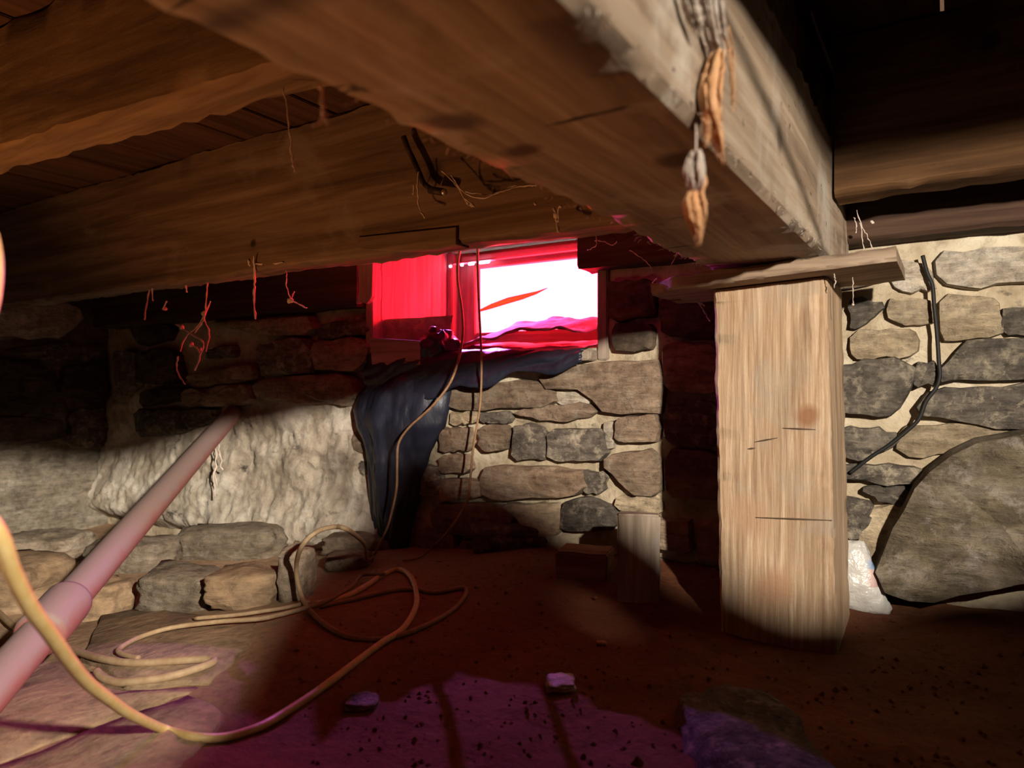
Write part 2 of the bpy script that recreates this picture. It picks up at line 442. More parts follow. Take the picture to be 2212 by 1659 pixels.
def timber(name, A, B, w, h, mat, seg=40, amp=0.003, edge=0.003, bow=0.0, seed=0, parent=None, taper=None, rnd=0.008):
    """a hewn timber from A to B (centre line); w horizontal, h vertical"""
    A = Vector(A); B = Vector(B); T = (B - A).normalized()
    up = Vector((0, 0, 1)) if abs(T.z) < 0.9 else Vector((0, 1, 0))
    S = T.cross(up).normalized(); U = S.cross(T).normalized()
    prof = []
    k = 4
    cs = [(-1, -1), (1, -1), (1, 1), (-1, 1)]
    for i in range(4):
        a = cs[i]; b = cs[(i + 1) % 4]
        for j in range(k + 1):
            t = j / k
            x = (a[0] + (b[0] - a[0]) * t) * w / 2; y = (a[1] + (b[1] - a[1]) * t) * h / 2
            cor = 0
            if j == 0: x += (b[0] - a[0]) / 2 * rnd; y += (b[1] - a[1]) / 2 * rnd; cor = 1
            if j == k: x -= (b[0] - a[0]) / 2 * rnd; y -= (b[1] - a[1]) / 2 * rnd; cor = 1
            prof.append((x, y, cor))
    n = len(prof); vs = []; fs = []
    L = (B - A).length
    for i in range(seg + 1):
        t = i / seg
        c = A + (B - A) * t + U * (bow * 4 * t * (1 - t))
        for (x, y, cor) in prof:
            p = c + S * x + U * y
            q = p + Vector((seed * 3.7, seed * 1.3, seed))
            d = noise.noise(q * 4) * amp * 1.6 + noise.noise(q * 15) * amp * 0.7
            if cor: d += noise.noise(q * 33) * edge * 1.5 + noise.noise(q * 80) * edge * 0.9
            rr = (S * x + U * y).normalized()
            p = p + rr * d
            if taper: p = p + taper(t, S * x + U * y)
            vs.append(p)
    for i in range(seg):
        for j in range(n):
            fs.append((i * n + j, i * n + (j + 1) % n, (i + 1) * n + (j + 1) % n, (i + 1) * n + j))
    fs.append(tuple(range(n))); fs.append(tuple(seg * n + j for j in range(n)))
    o = link(name, vs, fs, mat, parent, True)
    try:
        o.data.set_sharp_from_angle(angle=R(38))
    except Exception: pass
    return o

# ================================================================== SETTING
rng = random.Random(11)
# ---- earth floor
def build_floor():
    xs = [-3.3 + 0.03 * i for i in range(int(5.8 / 0.03) + 1)]
    ys = [-1.8 + 0.03 * i for i in range(int(3.55 / 0.03) + 1)]
    vs = [(x, y, floor_h(x, y)) for y in ys for x in xs]
    nx = len(xs)
    fs = [(j * nx + i, j * nx + i + 1, (j + 1) * nx + i + 1, (j + 1) * nx + i) for j in range(len(ys) - 1) for i in range(nx - 1)]
    n0 = len(vs)
    vs += [(-3.3, -1.8, -0.75), (2.5, -1.8, -0.75), (2.5, 1.75, -0.75), (-3.3, 1.75, -0.75)]
    fs.append((n0, n0 + 3, n0 + 2, n0 + 1))
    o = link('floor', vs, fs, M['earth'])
    return tag(o, kind='structure')
floor = build_floor()

WY = 1.57                                   # face of the back wall
WX0, WX1, WZ0, WZ1 = -1.47, -0.74, 0.085, 0.46     # window opening
def wall_disp(x, z, s=0.0):
    q = Vector((x, s, z))
    return 0.012 * noise.noise(q * 4) + 0.009 * noise.noise(q * 11) + 0.006 * noise.noise(q * 27)
def build_back_wall():
    mb = MB()
    st = 0.022
    nx = int(5.6 / st); nz = int(1.3 / st)
    xs = [-3.1 + 5.6 * i / nx for i in range(nx + 1)]; zs = [-0.68 + 1.3 * k / nz for k in range(nz + 1)]
    vs = [(x, WY - wall_disp(x, z), z) for z in zs for x in xs]
    fs = []
    w = nx + 1
    for k in range(nz):
        for i in range(nx):
            xc = (xs[i] + xs[i + 1]) / 2; zc = (zs[k] + zs[k + 1]) / 2
            if WX0 < xc < WX1 and WZ0 < zc < WZ1: continue
            fs.append((k * w + i, k * w + i + 1, (k + 1) * w + i + 1, (k + 1) * w + i))
    mb.add(vs, fs)
    a, b = 1.60, 2.0
    mb.box(-3.2, WX0 - 0.03, a, b, -0.7, 0.64); mb.box(WX1 + 0.03, 2.5, a, b, -0.7, 0.64)
    mb.box(WX0 - 0.03, WX1 + 0.03, a, b, -0.7, WZ0 - 0.03); mb.box(WX0 - 0.03, WX1 + 0.03, a, b, WZ1 + 0.03, 0.64)
    return tag(mb.build('wall_back', M['mortar']), kind='structure')
wall_back = build_back_wall()
# the left half of the back wall still wears a crumbling coat of lime render
def render_coat(name, fn, mat, parent, u0, u1, v0, v1, st=0.02):
    nu = int((u1 - u0) / st); nv = int((v1 - v0) / st)
    vs = []; fs = []; keep = {}
    for k in range(nv + 1):
        for i in range(nu + 1):
            u = u0 + (u1 - u0) * i / nu; v = v0 + (v1 - v0) * k / nv
            vs.append(fn(u, v))
    w = nu + 1
    for k in range(nv):
        for i in range(nu): fs.append((k * w + i, k * w + i + 1, (k + 1) * w + i + 1, (k + 1) * w + i))
    return link(name, vs, fs, mat, parent)
def coat(u, v):
    q = Vector((u, 3.0, v))
    n = noise.noise(q * 3.2) + 0.6 * noise.noise(q * 8)
    edge = sm((-1.30 - u) / 0.12) * sm((v + 0.60) / 0.1) * sm((0.02 + 0.05 * n - v) / 0.1 + 0.15)
    d = 0.05 * edge + 0.012 * noise.noise(q * 7) + 0.008 * abs(noise.noise(Vector((u * 15, 3, v * 10)))) + 0.010 * noise.noise(q * 13) + 0.008 * noise.noise(q * 40) + 0.005 * noise.noise(q * 85) + 0.018 * n * edge
    return (u, WY + 0.028 - d - 0.05 * edge * sm((-0.25 - v) / 0.25), v)
rc = render_coat('render_coat', coat, M['plaster'], wall_back, -3.05, -1.22, -0.64, 0.2, st=.0105)
rc['label'] = 'crumbling pale lime render'

LX = -3.05
def side(u, v):
    q = Vector((9.0, u, v))
    d = 0.016 * noise.noise(q * 5) + 0.012 * noise.noise(q * 12) + 0.006 * noise.noise(q * 30)
    return (LX + d, u, v)
def build_left_wall():
    mb = MB()
    st = 0.03
    nu = int(3.5 / st); nv = int(1.3 / st)
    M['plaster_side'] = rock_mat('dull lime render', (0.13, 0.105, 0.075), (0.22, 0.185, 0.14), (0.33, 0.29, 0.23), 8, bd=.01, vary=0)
    vs = [side(-1.85 + 3.5 * i / nu, -0.68 + 1.3 * k / nv) for k in range(nv + 1) for i in range(nu + 1)]
    w = nu + 1
    mb.add(vs, [(k * w + i, k * w + i + 1, (k + 1) * w + i + 1, (k + 1) * w + i) for k in range(nv) for i in range(nu)])
    mb.box(-3.35, -3.1, -1.85, 2.0, -0.7, 0.64)
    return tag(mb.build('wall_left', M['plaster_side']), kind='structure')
wall_left = build_left_wall()
def rough_wall(name, p, q, mat):
    p = Vector(p); q = Vector(q); T = (q - p); n = 60
    nor = Vector((-T.y, T.x, 0)).normalized()
    vs = []; fs = []
    for k in range(22):
        for i in range(n + 1):
            c = p + T * (i / n); c.z = -0.68 + 1.3 * k / 21
            vs.append(c + nor * (0.02 * noise.noise(c * 5) + 0.012 * noise.noise(c * 13)))
    for k in range(21):
        for i in range(n): fs.append((k * (n + 1) + i, k * (n + 1) + i + 1, (k + 1) * (n + 1) + i + 1, (k + 1) * (n + 1) + i))
    mb = MB(); mb.add(vs, fs)
    a = p - nor * 0.06; b = q - nor * 0.06; c = q - nor * 0.3; d = p - nor * 0.3
    mb.add([Vector((t.x, t.y, z)) for z in (-0.7, 0.64) for t in (a, b, c, d)], [(0, 1, 2, 3), (4, 7, 6, 5), (0, 4, 5, 1), (1, 5, 6, 2), (2, 6, 7, 3), (3, 7, 4, 0)])
    return tag(mb.build(name, mat), kind='structure')
rough_wall('wall_right', (2.4, -1.8, 0), (2.4, 1.7, 0), M['stdeep'])
rough_wall('wall_front', (-3.2, -1.7, 0), (2.5, -1.7, 0), M['stdeep'])

# ---- ceiling: subfloor boards laid across the joists
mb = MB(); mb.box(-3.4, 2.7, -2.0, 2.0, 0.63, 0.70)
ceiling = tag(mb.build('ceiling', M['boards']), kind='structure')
x = -3.2
while x < 2.55:
    w = rng.uniform(0.13, 0.19)
    mb = MB(); mb.box(x, x + w - 0.006, -1.75, 1.62, 0.598 + rng.uniform(-0.003, 0.003), 0.628, 0.002)
    mb.build('board', M['boards'], ceiling, False)
    x += w

# ------------------------------------------------------------------ stones of the walls
def stone(parent, pts, mat, proud=0.03, plane='y', seed=0, name='stone', c=WY, dome=0.5, npt=18, jitter=0.004, grow=1.10):
    """pts: (u, v) on the wall plane, u = X (or Y on the side wall), v = Z"""
    rr = random.Random(seed * 7 + 3)
    P = [Vector((a, b)) for a, b in pts]
    for _ in range(1):                                    # round the corners a little
        Q = []
        for i in range(len(P)):
            a, b = P[i], P[(i + 1) % len(P)]
            Q += [a * 0.9 + b * 0.1, a * 0.1 + b * 0.9]
        P = Q
    per = [0.0]
    for i in range(len(P)): per.append(per[-1] + (P[(i + 1) % len(P)] - P[i]).length)
    tot = per[-1]; ring = []
    for k in range(npt):
        s = tot * k / npt; i = 0
        while per[i + 1] < s: i += 1
        t = (s - per[i]) / max(1e-9, per[i + 1] - per[i])
        ring.append(P[i] + (P[(i + 1) % len(P)] - P[i]) * t)
    ctr = sum(ring, Vector((0, 0))) / npt
    ring = [ctr + (p - ctr) * grow for p in ring]
    ring = [p + Vector((rr.uniform(-jitter, jitter), rr.uniform(-jitter, jitter))) for p in ring]
    vs = []
    def put(p, dep):
        if plane == 'y': return Vector((p.x, c - dep, p.y))
        return Vector((c + dep, p.x, p.y))
    for sc, dp in ((1.0, -0.04), (1.0, proud * 0.5), (0.965, proud * 0.95), (0.66, proud * (1.0 + 0.12 * dome))):
        for p in ring:
            vs.append(put(ctr + (p - ctr) * sc, dp + (rr.uniform(-1, 1) * proud * 0.14 if dp > 0 else 0)))
    n = npt; fs = []
    for r in range(3):
        for k in range(n): fs.append((r * n + k, r * n + (k + 1) % n, (r + 1) * n + (k + 1) % n, (r + 1) * n + k))
    vs.append(put(ctr, proud * (1.0 + 0.35 * dome))); m = len(vs) - 1
    for k in range(n): fs.append((3 * n + k, 3 * n + (k + 1) % n, m))
    fs.append(tuple(range(n)))
    o = link(name, vs, fs, mat, parent, True, origin=put(ctr, 0))
    o.data.set_sharp_from_angle(angle=R(48))
    return o
SEED = [0]
taken = []
def wstone(pts, mat, proud=0.03, Y=WY, **k):
    SEED[0] += 1
    q = [on_y(a, b, Y - proud * 0.7) for a, b in pts]
    taken.append((min(p.x for p in q), max(p.x for p in q), min(p.z for p in q), max(p.z for p in q)))
    return stone(wall_back, [(p.x, p.z) for p in q], M[mat], proud, 'y', SEED[0], **k)
def Z(pts, ox, oy, s): return [(ox + a / s, oy + b / s) for a, b in pts]
cz = lambda *p: Z(p, 950, 750, 3.687)
# centre of the wall, below the window
for p, m, d in [
    (cz((60, 300), (800, 268), (860, 360), (900, 420), (820, 470), (560, 485), (90, 490)), 'stbrown', .030),
    (cz((810, 250), (880, 215), (1050, 150), (1400, 115), (1740, 130), (1740, 500), (1430, 515), (1280, 505), (1235, 420), (1175, 345), (870, 340)), 'stbrown', .036),
    (cz((925, 372), (1150, 360), (1205, 420), (1195, 445), (940, 462)), 'stpale', .014),
    (cz((610, 520), (700, 492), (1000, 455), (1215, 452), (1225, 530), (1130, 570), (950, 592), (700, 560)), 'stbrown', .026),
    (cz((330, 522), (480, 512), (560, 532), (550, 606), (420, 604), (330, 590)), 'stdark', .024),
    (cz((90, 520), (300, 510), (300, 600), (90, 620)), 'sttan', .02),
    (cz((322, 640), (420, 614), (540, 634), (530, 800), (400, 838), (330, 800)), 'stbrown', .030),
    (cz((10, 650), (225, 640), (235, 810), (10, 830)), 'stbrown', .030),
    (cz((595, 640), (720, 622), (825, 662), (850, 890), (595, 890)), 'stdark', .030),
    (cz((880, 664), (1290, 650), (1305, 880), (1140, 908), (885, 888)), 'stdark', .032),
    (cz((1415, 572), (1730, 545), (1735, 738), (1408, 742)), 'stbrown', .034),
    (cz((1312, 602), (1390, 592), (1398, 788), (1312, 798)), 'stpale', .018),
    (cz((1340, 860), (1735, 825), (1745, 1165), (1560, 1165), (1425, 1050), (1335, 960)), 'stbrown', .034),
    (cz((350, 962), (700, 955), (1130, 992), (1138, 1165), (1000, 1178), (500, 1210), (360, 1185)), 'stbrown', .034),
    (cz((1146, 992), (1330, 1002), (1300, 1150), (1150, 1165)), 'stdark', .022),
    (cz((5, 862), (228, 862), (228, 990), (5, 1000)), 'stbrown', .028),
    (cz((0, 1060), (320, 1060), (330, 1190), (0, 1220)), 'stbrown', .028),
    (cz((985, 1255), (1200, 1195), (1380, 1285), (1400, 1440), (985, 1460)), 'stdark', .03),
    (cz((500, 1255), (950, 1245), (960, 1490), (740, 1510), (610, 1350)), 'sttan', .026),
    (cz((-40, 1262), (460, 1252), (580, 1360), (500, 1500), (-40, 1480)), 'stbrown', .03),
    (cz((1420, 1190), (1745, 1200), (1755, 1330), (1420, 1300)), 'sttan', .024),
]: wstone(p, m, d)
# right of the post
rz = lambda *p: Z(p, 1400, 500, 2.719)
for p, m, d in [
    (rz((1180, 400), (1290, 392), (1390, 440), (1300, 530), (1190, 580)), 'stdark', .018),
    (rz((1860, 645), (2230, 622), (2400, 640), (2420, 850), (2208, 858), (1730, 878), (1722, 795), (1840, 745)), 'stdark', .034),
    (rz((1100, 800), (1300, 762), (1450, 742), (1545, 800), (1528, 900), (1440, 1080), (1100, 1060)), 'stdark', .032),
    (rz((1565, 780), (1690, 772), (1698, 888), (1555, 905)), 'stdark', .026),
    (rz((1705, 932), (2208, 905), (2400, 920), (2400, 1150), (1990, 1155), (1940, 1108), (1605, 1086), (1598, 1000)), 'stdark', .034),
    (rz((1120, 1160), (1330, 1162), (1458, 1200), (1428, 1278), (1260, 1335), (1120, 1310)), 'stdark', .030),
    (rz((1120, 1380), (1400, 1372), (1615, 1402), (1655, 1478), (1440, 1486), (1120, 1450)), 'stdark', .028),
    (rz((1262, 1502), (1518, 1502), (1528, 1598), (1440, 1606), (1335, 1560)), 'stdark', .024),
    (rz((1160, 1560), (1325, 1602), (1300, 1700), (1250, 1800), (1160, 1800)), 'stdark', .022),
    (rz((1400, 150), (1640, 200), (1690, 330), (1500, 355), (1420, 285)), 'stpale', .02),
    (rz((1715, 130), (2208, 95), (2420, 90), (2420, 280), (2208, 285), (1900, 325), (1730, 300)), 'stpale', .024),
    (rz((2085, 470), (2208, 452), (2400, 440), (2400, 590), (2208, 605), (2092, 618)), 'stdark', .022),
    (rz((1210, 590), (1550, 570), (1590, 660), (1550, 730), (1210, 750)), 'sttan', .018),
    (rz((1730, 380), (2060, 405), (2072, 600), (1880, 630), (1740, 640)), 'sttan', .022),
    (rz((1420, 400), (1660, 400), (1680, 540), (1560, 550), (1420, 520)), 'sttan', .016),
    (rz((1500, 1150), (1900, 1130), (2208, 1190), (1900, 1270), (1600, 1330), (1480, 1290)), 'sttan', .016),
    ([(1868, 1115), (1945, 1082), (1962, 1105), (1905, 1215), (1880, 1260), (1850, 1250)], 'sttan', .022),
]: wstone(p, m, d)
b = wstone([(1908, 1225), (1930, 1165), (1962, 1098), (1995, 1040), (2050, 988), (2130, 962), (2230, 945), (2400, 950), (2440, 1100), (2420, 1215), (2215, 1243), (2110, 1263), (2000, 1288), (1935, 1278)],
           'boulder', .10, npt=26, dome=0.25)
b.name = 'boulder'; b['label'] = 'large olive grey boulder at the foot of the wall'
bm = bmesh.new(); bm.from_mesh(b.data)
bmesh.ops.subdivide_edges(bm, edges=list(bm.edges), cuts=3, use_grid_fill=True)
for q in bm.verts:
    n = q.co * 6
    q.co.y -= .018 * noise.noise(n) + .012 * abs(noise.noise(n * 2.3 + Vector((3, 3, 3)))) + .004 * noise.noise(n * 6)
bm.to_mesh(b.data); bm.free()
# left of the window: dark stones showing through the render
lz = lambda *p: Z(p, 0, 540, 2.962)
for p, m, d in [
    (lz((900, 650), (1120, 640), (1150, 840), (910, 850)), 'stdeep', .05),
    (lz((1330, 640), (1490, 600), (1500, 680), (1340, 690)), 'stdark', .04),
    (lz((1660, 620), (1900, 560), (2000, 640), (2000, 780), (1680, 810)), 'stdark', .055),
    (lz((1200, 800), (1620, 720), (1640, 830), (1250, 880)), 'stbrown', .05),
    (lz((920, 900), (1170, 880), (1170, 960), (930, 1000)), 'stdeep', .06),
    (lz((1650, 825), (2190, 800), (2250, 830), (2250, 990), (1660, 960)), 'stbrown', .055),
    (lz((1180, 900), (1600, 860), (1620, 975), (1500, 990), (1190, 1000)), 'stbrown', .06),
    (lz((800, 440), (1100, 490), (1090, 570), (900, 610)), 'stdeep', .03),
    (lz((1340, 470), (1650, 445), (1980, 420), (2000, 550), (1660, 540)), 'sttan', .035),
    (lz((880, 1020), (1400, 1020), (1340, 1110), (1100, 1180), (900, 1190)), 'stdark', .06),
    (lz((2020, 600), (2300, 560), (2380, 640), (2300, 770), (2030, 760)), 'stbrown', .05),
    (lz((2050, 480), (2330, 420), (2380, 540), (2050, 570)), 'stdark', .04),
    (lz((740, 660), (870, 650), (880, 850), (760, 1000)), 'stdark', .05),
    ([(1312, 612), (1405, 606), (1418, 680), (1322, 690)], 'stdeep', .03),
    ([(1326, 704), (1405, 700), (1412, 752), (1332, 760)], 'stdeep', .03),
    ([(1428, 640), (1540, 650), (1545, 730), (1434, 725)], 'stdeep', .03),
    ([(1430, 745), (1545, 750), (1545, 850), (1436, 840)], 'stbrown', .028),
    ([(1440, 865), (1545, 870), (1545, 960), (1440, 955)], 'stdark', .028),
    ([(1440, 975), (1548, 980), (1550, 1080), (1445, 1070)], 'stbrown', .028),
]: wstone(p, m, d)
# courses behind the post, below the traced stones and on beyond the frame
def courses(x0, x1, z0, z1, mats, proud=(0.02, 0.034), hh=(0.07, 0.12), ww=(0.12, 0.28)):
    z = z0
    while z < z1 - 0.03:
        h = min(rng.uniform(*hh), z1 - z)
        x = x0 + rng.uniform(-0.05, 0.0)
        while x < x1:
            w = rng.uniform(*ww)
            a, b, c0, d = x + .008, min(x + w, x1 + .05) - .008, z + .008, z + h - .008
            ok = b - a > 0.05 and not any(a < t[1] - .012 and b > t[0] + .012 and c0 < t[3] - .012 and d > t[2] + .012 for t in taken)
            if ok and not (a < WX1 + .1 and b > WX0 - .1 and d > WZ0 - .09):
                SEED[0] += 1
                e = 0.012
                pts = [(a, c0 + rng.uniform(0, e)), ((a + b) / 2, c0 + rng.uniform(0, e)), (b, c0 + rng.uniform(0, e)), (b - rng.uniform(0, e), d - rng.uniform(0, e)), ((a + b) / 2, d - rng.uniform(0, e)), (a + rng.uniform(0, e), d - rng.uniform(0, e))]
                stone(wall_back, pts, M[rng.choice(mats)], rng.uniform(*proud), 'y', SEED[0])
            x += w
        z += h
courses(-0.60, -0.14, -0.48, 0.24, ['stbrown', 'stdark', 'stbrown'])
courses(0.16, 1.5, -0.5, 0.25, ['stdark', 'sttan', 'stdark'])
courses(-1.30, -0.95, -0.52, -0.1, ['stbrown', 'stdark'])
courses(-1.55, -1.45, -0.3, 0.06, ['stbrown', 'stdark'], ww=(0.1, 0.12))
# side wall stones
for p, m, d in [
    (lz((-200, 660), (0, 690), (270, 730), (380, 900), (400, 1030), (0, 1050), (-200, 1050)), 'stdeep', .03),
    (lz((-200, 340), (0, 350), (480, 345), (520, 420), (400, 550), (0, 550), (-200, 540)), 'stpale', .02),
    (lz((400, 740), (680, 740), (690, 980), (430, 1000)), 'stdeep', .03),
    (lz((-150, 1070), (330, 1070), (440, 1190), (80, 1270), (-150, 1270)), 'stdeep', .03),
    (lz((460, 1050), (680, 1010), (690, 1240), (470, 1270)), 'stdark', .03),
    (lz((420, 590), (680, 620), (680, 710), (300, 700), (10, 640)), 'stdark', .02),
]:
    SEED[0] += 1
    q = [on_x(a, b, LX + d) for a, b in p]
    stone(wall_left, [(t.y, t.z) for t in q], M[m], d, 'x', SEED[0], c=LX, jitter=.01)

# ------------------------------------------------------------------ window_1
win = empty('window_1', (-1.1, 1.75, 0.28)); tag(win, kind='structure')
def wbox(name, x0, x1, y0, y1, z0, z1, mat, label=None, bev=0.003):
    mb = MB(); mb.box(x0, x1, y0, y1, z0, z1, bev)
    o = mb.build(name, M[mat], win, False)
    if label: o['label'] = label
    return o
wbox('jamb', WX0 - .028, WX0, 1.53, 1.97, .06, .47, 'winwood')
wbox('jamb', WX1, WX1 + .028, 1.56, 1.97, .06, .47, 'winwood')
wbox('head_board', WX0 - .028, WX1 + .028, 1.545, 1.97, .455, .485, 'winwoodx')
wbox('sill_board', WX0 + .002, WX1 - .002, 1.515, 1.97, .058, .084, 'winwoodx', 'tan sill board edge')
fr = wbox('sash_frame', WX0 + .002, WX0 + .095, 1.93, 1.965, .085, .453, 'winwood')
wbox('sash_stile', WX1 - .06, WX1 - .002, 1.93, 1.965, .085, .453, 'winwood')
wbox('top_rail', WX0 + .095, WX1 - .06, 1.932, 1.964, .398, .453, 'winwoodx')
wbox('top_rail_stop', WX0 + .06, WX1 - .04, 1.90, 1.93, .415, .436, 'winwoodx')
wbox('bottom_rail', WX0 + .095, WX1 - .06, 1.932, 1.964, .085, .175, 'winwoodx')
wbox('stop_bead', WX0 + .0, WX0 + .022, 1.895, 1.93, .085, .453, 'winwood')
mb = MB(); mb.box(WX0 + .09, WX1 - .055, 1.946, 1.950, .17, .402)
pane = mb.build('pane', M['pane'], win, False); pane['label'] = 'red tinted pane glowing with daylight'
# torn brown strip stuck across the pane
pts = [on_y(a, b, 1.925) for a, b in ((1034, 672), (1060, 662), (1095, 650), (1130, 641), (1160, 632), (1182, 622))]
ws = [.004, .009, .011, .009, .005, .0008]
vs = []
for p, w in zip(pts, ws):
    k = Vector((0.15, 0, 1)).normalized()
    vs += [p + k * w, p + Vector((0, -.003, 0)), p - k * w, p + Vector((0, .004, 0))]
fs = [(i * 4 + j, i * 4 + (j + 1) % 4, i * 4 + 4 + (j + 1) % 4, i * 4 + 4 + j) for i in range(5) for j in range(4)] + [(0, 1, 2, 3), (20, 21, 22, 23)]
tm = bpy.data.materials.new('torn brown paper'); tm.use_nodes = True
tn = tm.node_tree; tn.nodes.clear()
to_ = tn.nodes.new('ShaderNodeOutputMaterial'); tb = tn.nodes.new('ShaderNodeBsdfTranslucent'); tb.inputs['Color'].default_value = (0.9, 0.55, 0.2, 1)
tn.links.new(tb.outputs[0], to_.inputs['Surface'])
strip = link('torn_strip', vs, fs, tm, win); strip['label'] = 'torn brown strip across the pane'

# ================================================================== TIMBERS
def beam_taper(t, off):
    # unseen stretch of the underside raised so torch light climbs the left wall
    y = -0.7 + 2.22 * t
    if off.z < 0 and off.x > 0: return Vector((0, 0, 0.03 * sm((0.30 - y) / 0.12)))
    return Vector((0, 0, 0))
BZ0, BZ1 = 0.207, 0.43
beam = timber('main_beam', (-0.27, -0.7, (BZ0 + BZ1) / 2), (-0.27, 1.52, (BZ0 + BZ1) / 2), 0.20, BZ1 - BZ0, M['beam'], seg=150, amp=0.003, edge=0.003, seed=2, taper=beam_taper)
tag(beam, 'massive rough sawn main beam with a splintered flank, running overhead to the post', 'beam')
# weathered fibres fringing the lower edges of the beam
mb = MB(); r2 = random.Random(5)
for i in range(150):
    y = r2.uniform(0.3, 1.45)
    left = r2.random() < 0.6
    p = Vector((-0.37 if left else -0.168, y, BZ0 + r2.uniform(-.002, .010)))
    L = r2.uniform(.004, .012)
    q = p + Vector((r2.uniform(-.008, .004) if left else r2.uniform(-.004, .008), r2.uniform(-1, 1) * L, -r2.uniform(.2, 1) * L * .6))
    mb.tube([p, (p + q) / 2 + Vector((0, 0, r2.uniform(-.002, .002))), q], [r2.uniform(.0004, .0008), .0005, .0002], 4)
fr = mb.build('edge_fringe', M['rotgrey'], beam); fr['kind'] = 'stuff'
def fibres(pts, wid, seed, n=7, dx=0.012):
    """a ragged bundle of wood fibre along a line of points; wid = half widths across the picture"""
    rr = random.Random(seed); mb = MB(); n0 = len(pts)
    C = curve(pts, 5); W = []
    for i in range(len(C)):
        s = i / 5; k = min(int(s), n0 - 2); W.append(wid[k] + (wid[k + 1] - wid[k]) * (s - k))
    n = n * 3
    for j in range(n):
        a = 0 if rr.random() < .5 else rr.randint(0, len(C) // 3)
        b = len(C) - 1 if j < 4 else rr.randint(int(len(C) * .45), len(C) - 1)
        u = rr.uniform(-1, 1) if j else 0.0
        d = rr.uniform(-1, 1)
        pp, rad = [], []
        for i in range(a, b + 1):
            e = min((i - a + 1.2) / 3.0, (b - i + .25) / 4.0, 1.0)
            w = W[i]
            pp.append(C[i] + VR * (u * w * .85 + rr.uniform(-.0006, .0006)) + VD * (d * dx * .5))
            rad.append(max(.0003, w * (.42 if j == 0 else .17) * e * rr.uniform(.75, 1.25)))
        if len(pp) > 2: mb.tube(pp, rad, 6)
    return mb
XS = -0.158
g = lambda L: [on_x(a, b, XS) for a, b in L]
fibres(g([(1524, -30), (1533, 20), (1541, 67), (1553, 111), (1566, 140)]), [.010, .010, .009, .008, .004], 1, 8).build('splinter', M['rotgrey'], beam)['label'] = 'grey weathered splinter'
fibres(g([(1550, 110), (1542, 150), (1535, 189), (1537, 236), (1550, 294), (1562, 358)]), [.005, .008, .009, .008, .005, .002], 2, 11).build('splinter', M['rot'], beam)['label'] = 'orange rotten splinter'
fibres(g([(1565, 62), (1576, 118), (1580, 165), (1582, 202), (1584, 242)]), [.003, .003, .002, .002, .001], 3, 4).build('splinter', M['rot'], beam)['label'] = 'thin orange splinter'
fibres(g([(1487, -30), (1500, 20), (1508, 50), (1516, 75)]), [.006, .007, .005, .002], 4, 6).build('splinter', M['rotgrey'], beam)['label'] = 'grey weathered splinter'
fibres(g([(1521, 255), (1527, 285), (1528, 316)]), [.003, .003, .001], 14, 4).build('splinter', M['rot'], beam)
# the shard that dangles from the beam on a thread
sh = empty('wood_shard', on_x(1503, 325, XS)); tag(sh, 'loose shard of rotten orange wood dangling by a thread under the main beam', 'wood shard')
fibres(g([(1503, 327), (1501, 371), (1504, 408)]), [.005, .009, .008], 5, 9).build('grey_fibres', M['rotgrey'], sh)
fibres(g([(1512, 360), (1517, 390), (1512, 428)]), [.003, .005, .002], 6, 5).build('orange_fibres', M['rot'], sh)
fibres(g([(1499, 415), (1498, 440), (1503, 472), (1509, 500), (1511, 529)]), [.005, .008, .007, .004, .001], 7, 9).build('orange_fibres', M['rot'], sh)
mb = MB(); mb.tube(curve([on_x(1503, 268, XS - .006), on_x(1504, 300, XS), on_x(1503, 332, XS)], 3), .0007, 5); mb.build('thread', M['web'], sh)

hd = timber('light_stop_timber', (-0.27, -0.7, 0.514), (-0.27, 1.52, 0.514), 0.13, 0.166, M['joist'], seg=40, seed=4)  # added to stop torch light leaking over the beam
tag(hd, 'added dark timber closing the gap over the main beam against torch light', 'timber')
# joists
j1a = (on_z(0, 349, .39) + on_z(-60, 367, .39)) / 2
A = on_z(0, 349, .39); B = on_z(590, 185, .39)
T = (B - A).normalized()
A2 = A + T * ((-3.03 - A.x) / T.x); B2 = A + T * ((-0.372 - A.x) / T.x)
j = timber('floor_joist', A2 + Vector((0, 0, .104)), B2 + Vector((0, 0, .104)), 0.075, 0.208, M['joist'], seg=90, amp=.004, edge=.005, seed=6)
tag(j, 'thick brown joist meeting the main beam nearest the viewer, its worn underside catching light', 'joist')
A = on_z(10, 30, .40); 
j = timber('floor_joist', (-3.03, A.y - .10, .50), (-0.372, A.y - .10, .50), 0.07, 0.196, M['joist'], seg=60, amp=.004, edge=.005, seed=9)
tag(j, 'dark joist cut by the top left corner of the photo', 'joist')
j = timber('floor_joist', (-3.03, 1.105, .434), (-0.372, 1.105, .434), 0.07, 0.328, M['timber'], seg=120, amp=.004, edge=.003, seed=12)
tag(j, 'deep grey brown timber crossing in front of the window head', 'joist')
j = timber('floor_joist', (-0.168, 1.335, .462), (2.36, 1.335, .462), 0.07, 0.276, M['joistr'], seg=90, amp=.003, edge=.003, seed=15)
tag(j, 'dark reddish joist above the cap plank, running right from the main beam', 'joist')
jr = timber('floor_joist', (-0.168, 0.385, .4775), (2.36, 0.385, .4775), 0.07, 0.245, M['joistr'], seg=60, amp=.002, edge=.001, seed=18)
tag(jr, 'dark joist nearest the viewer on the right of the main beam, outside the frame', 'joist')
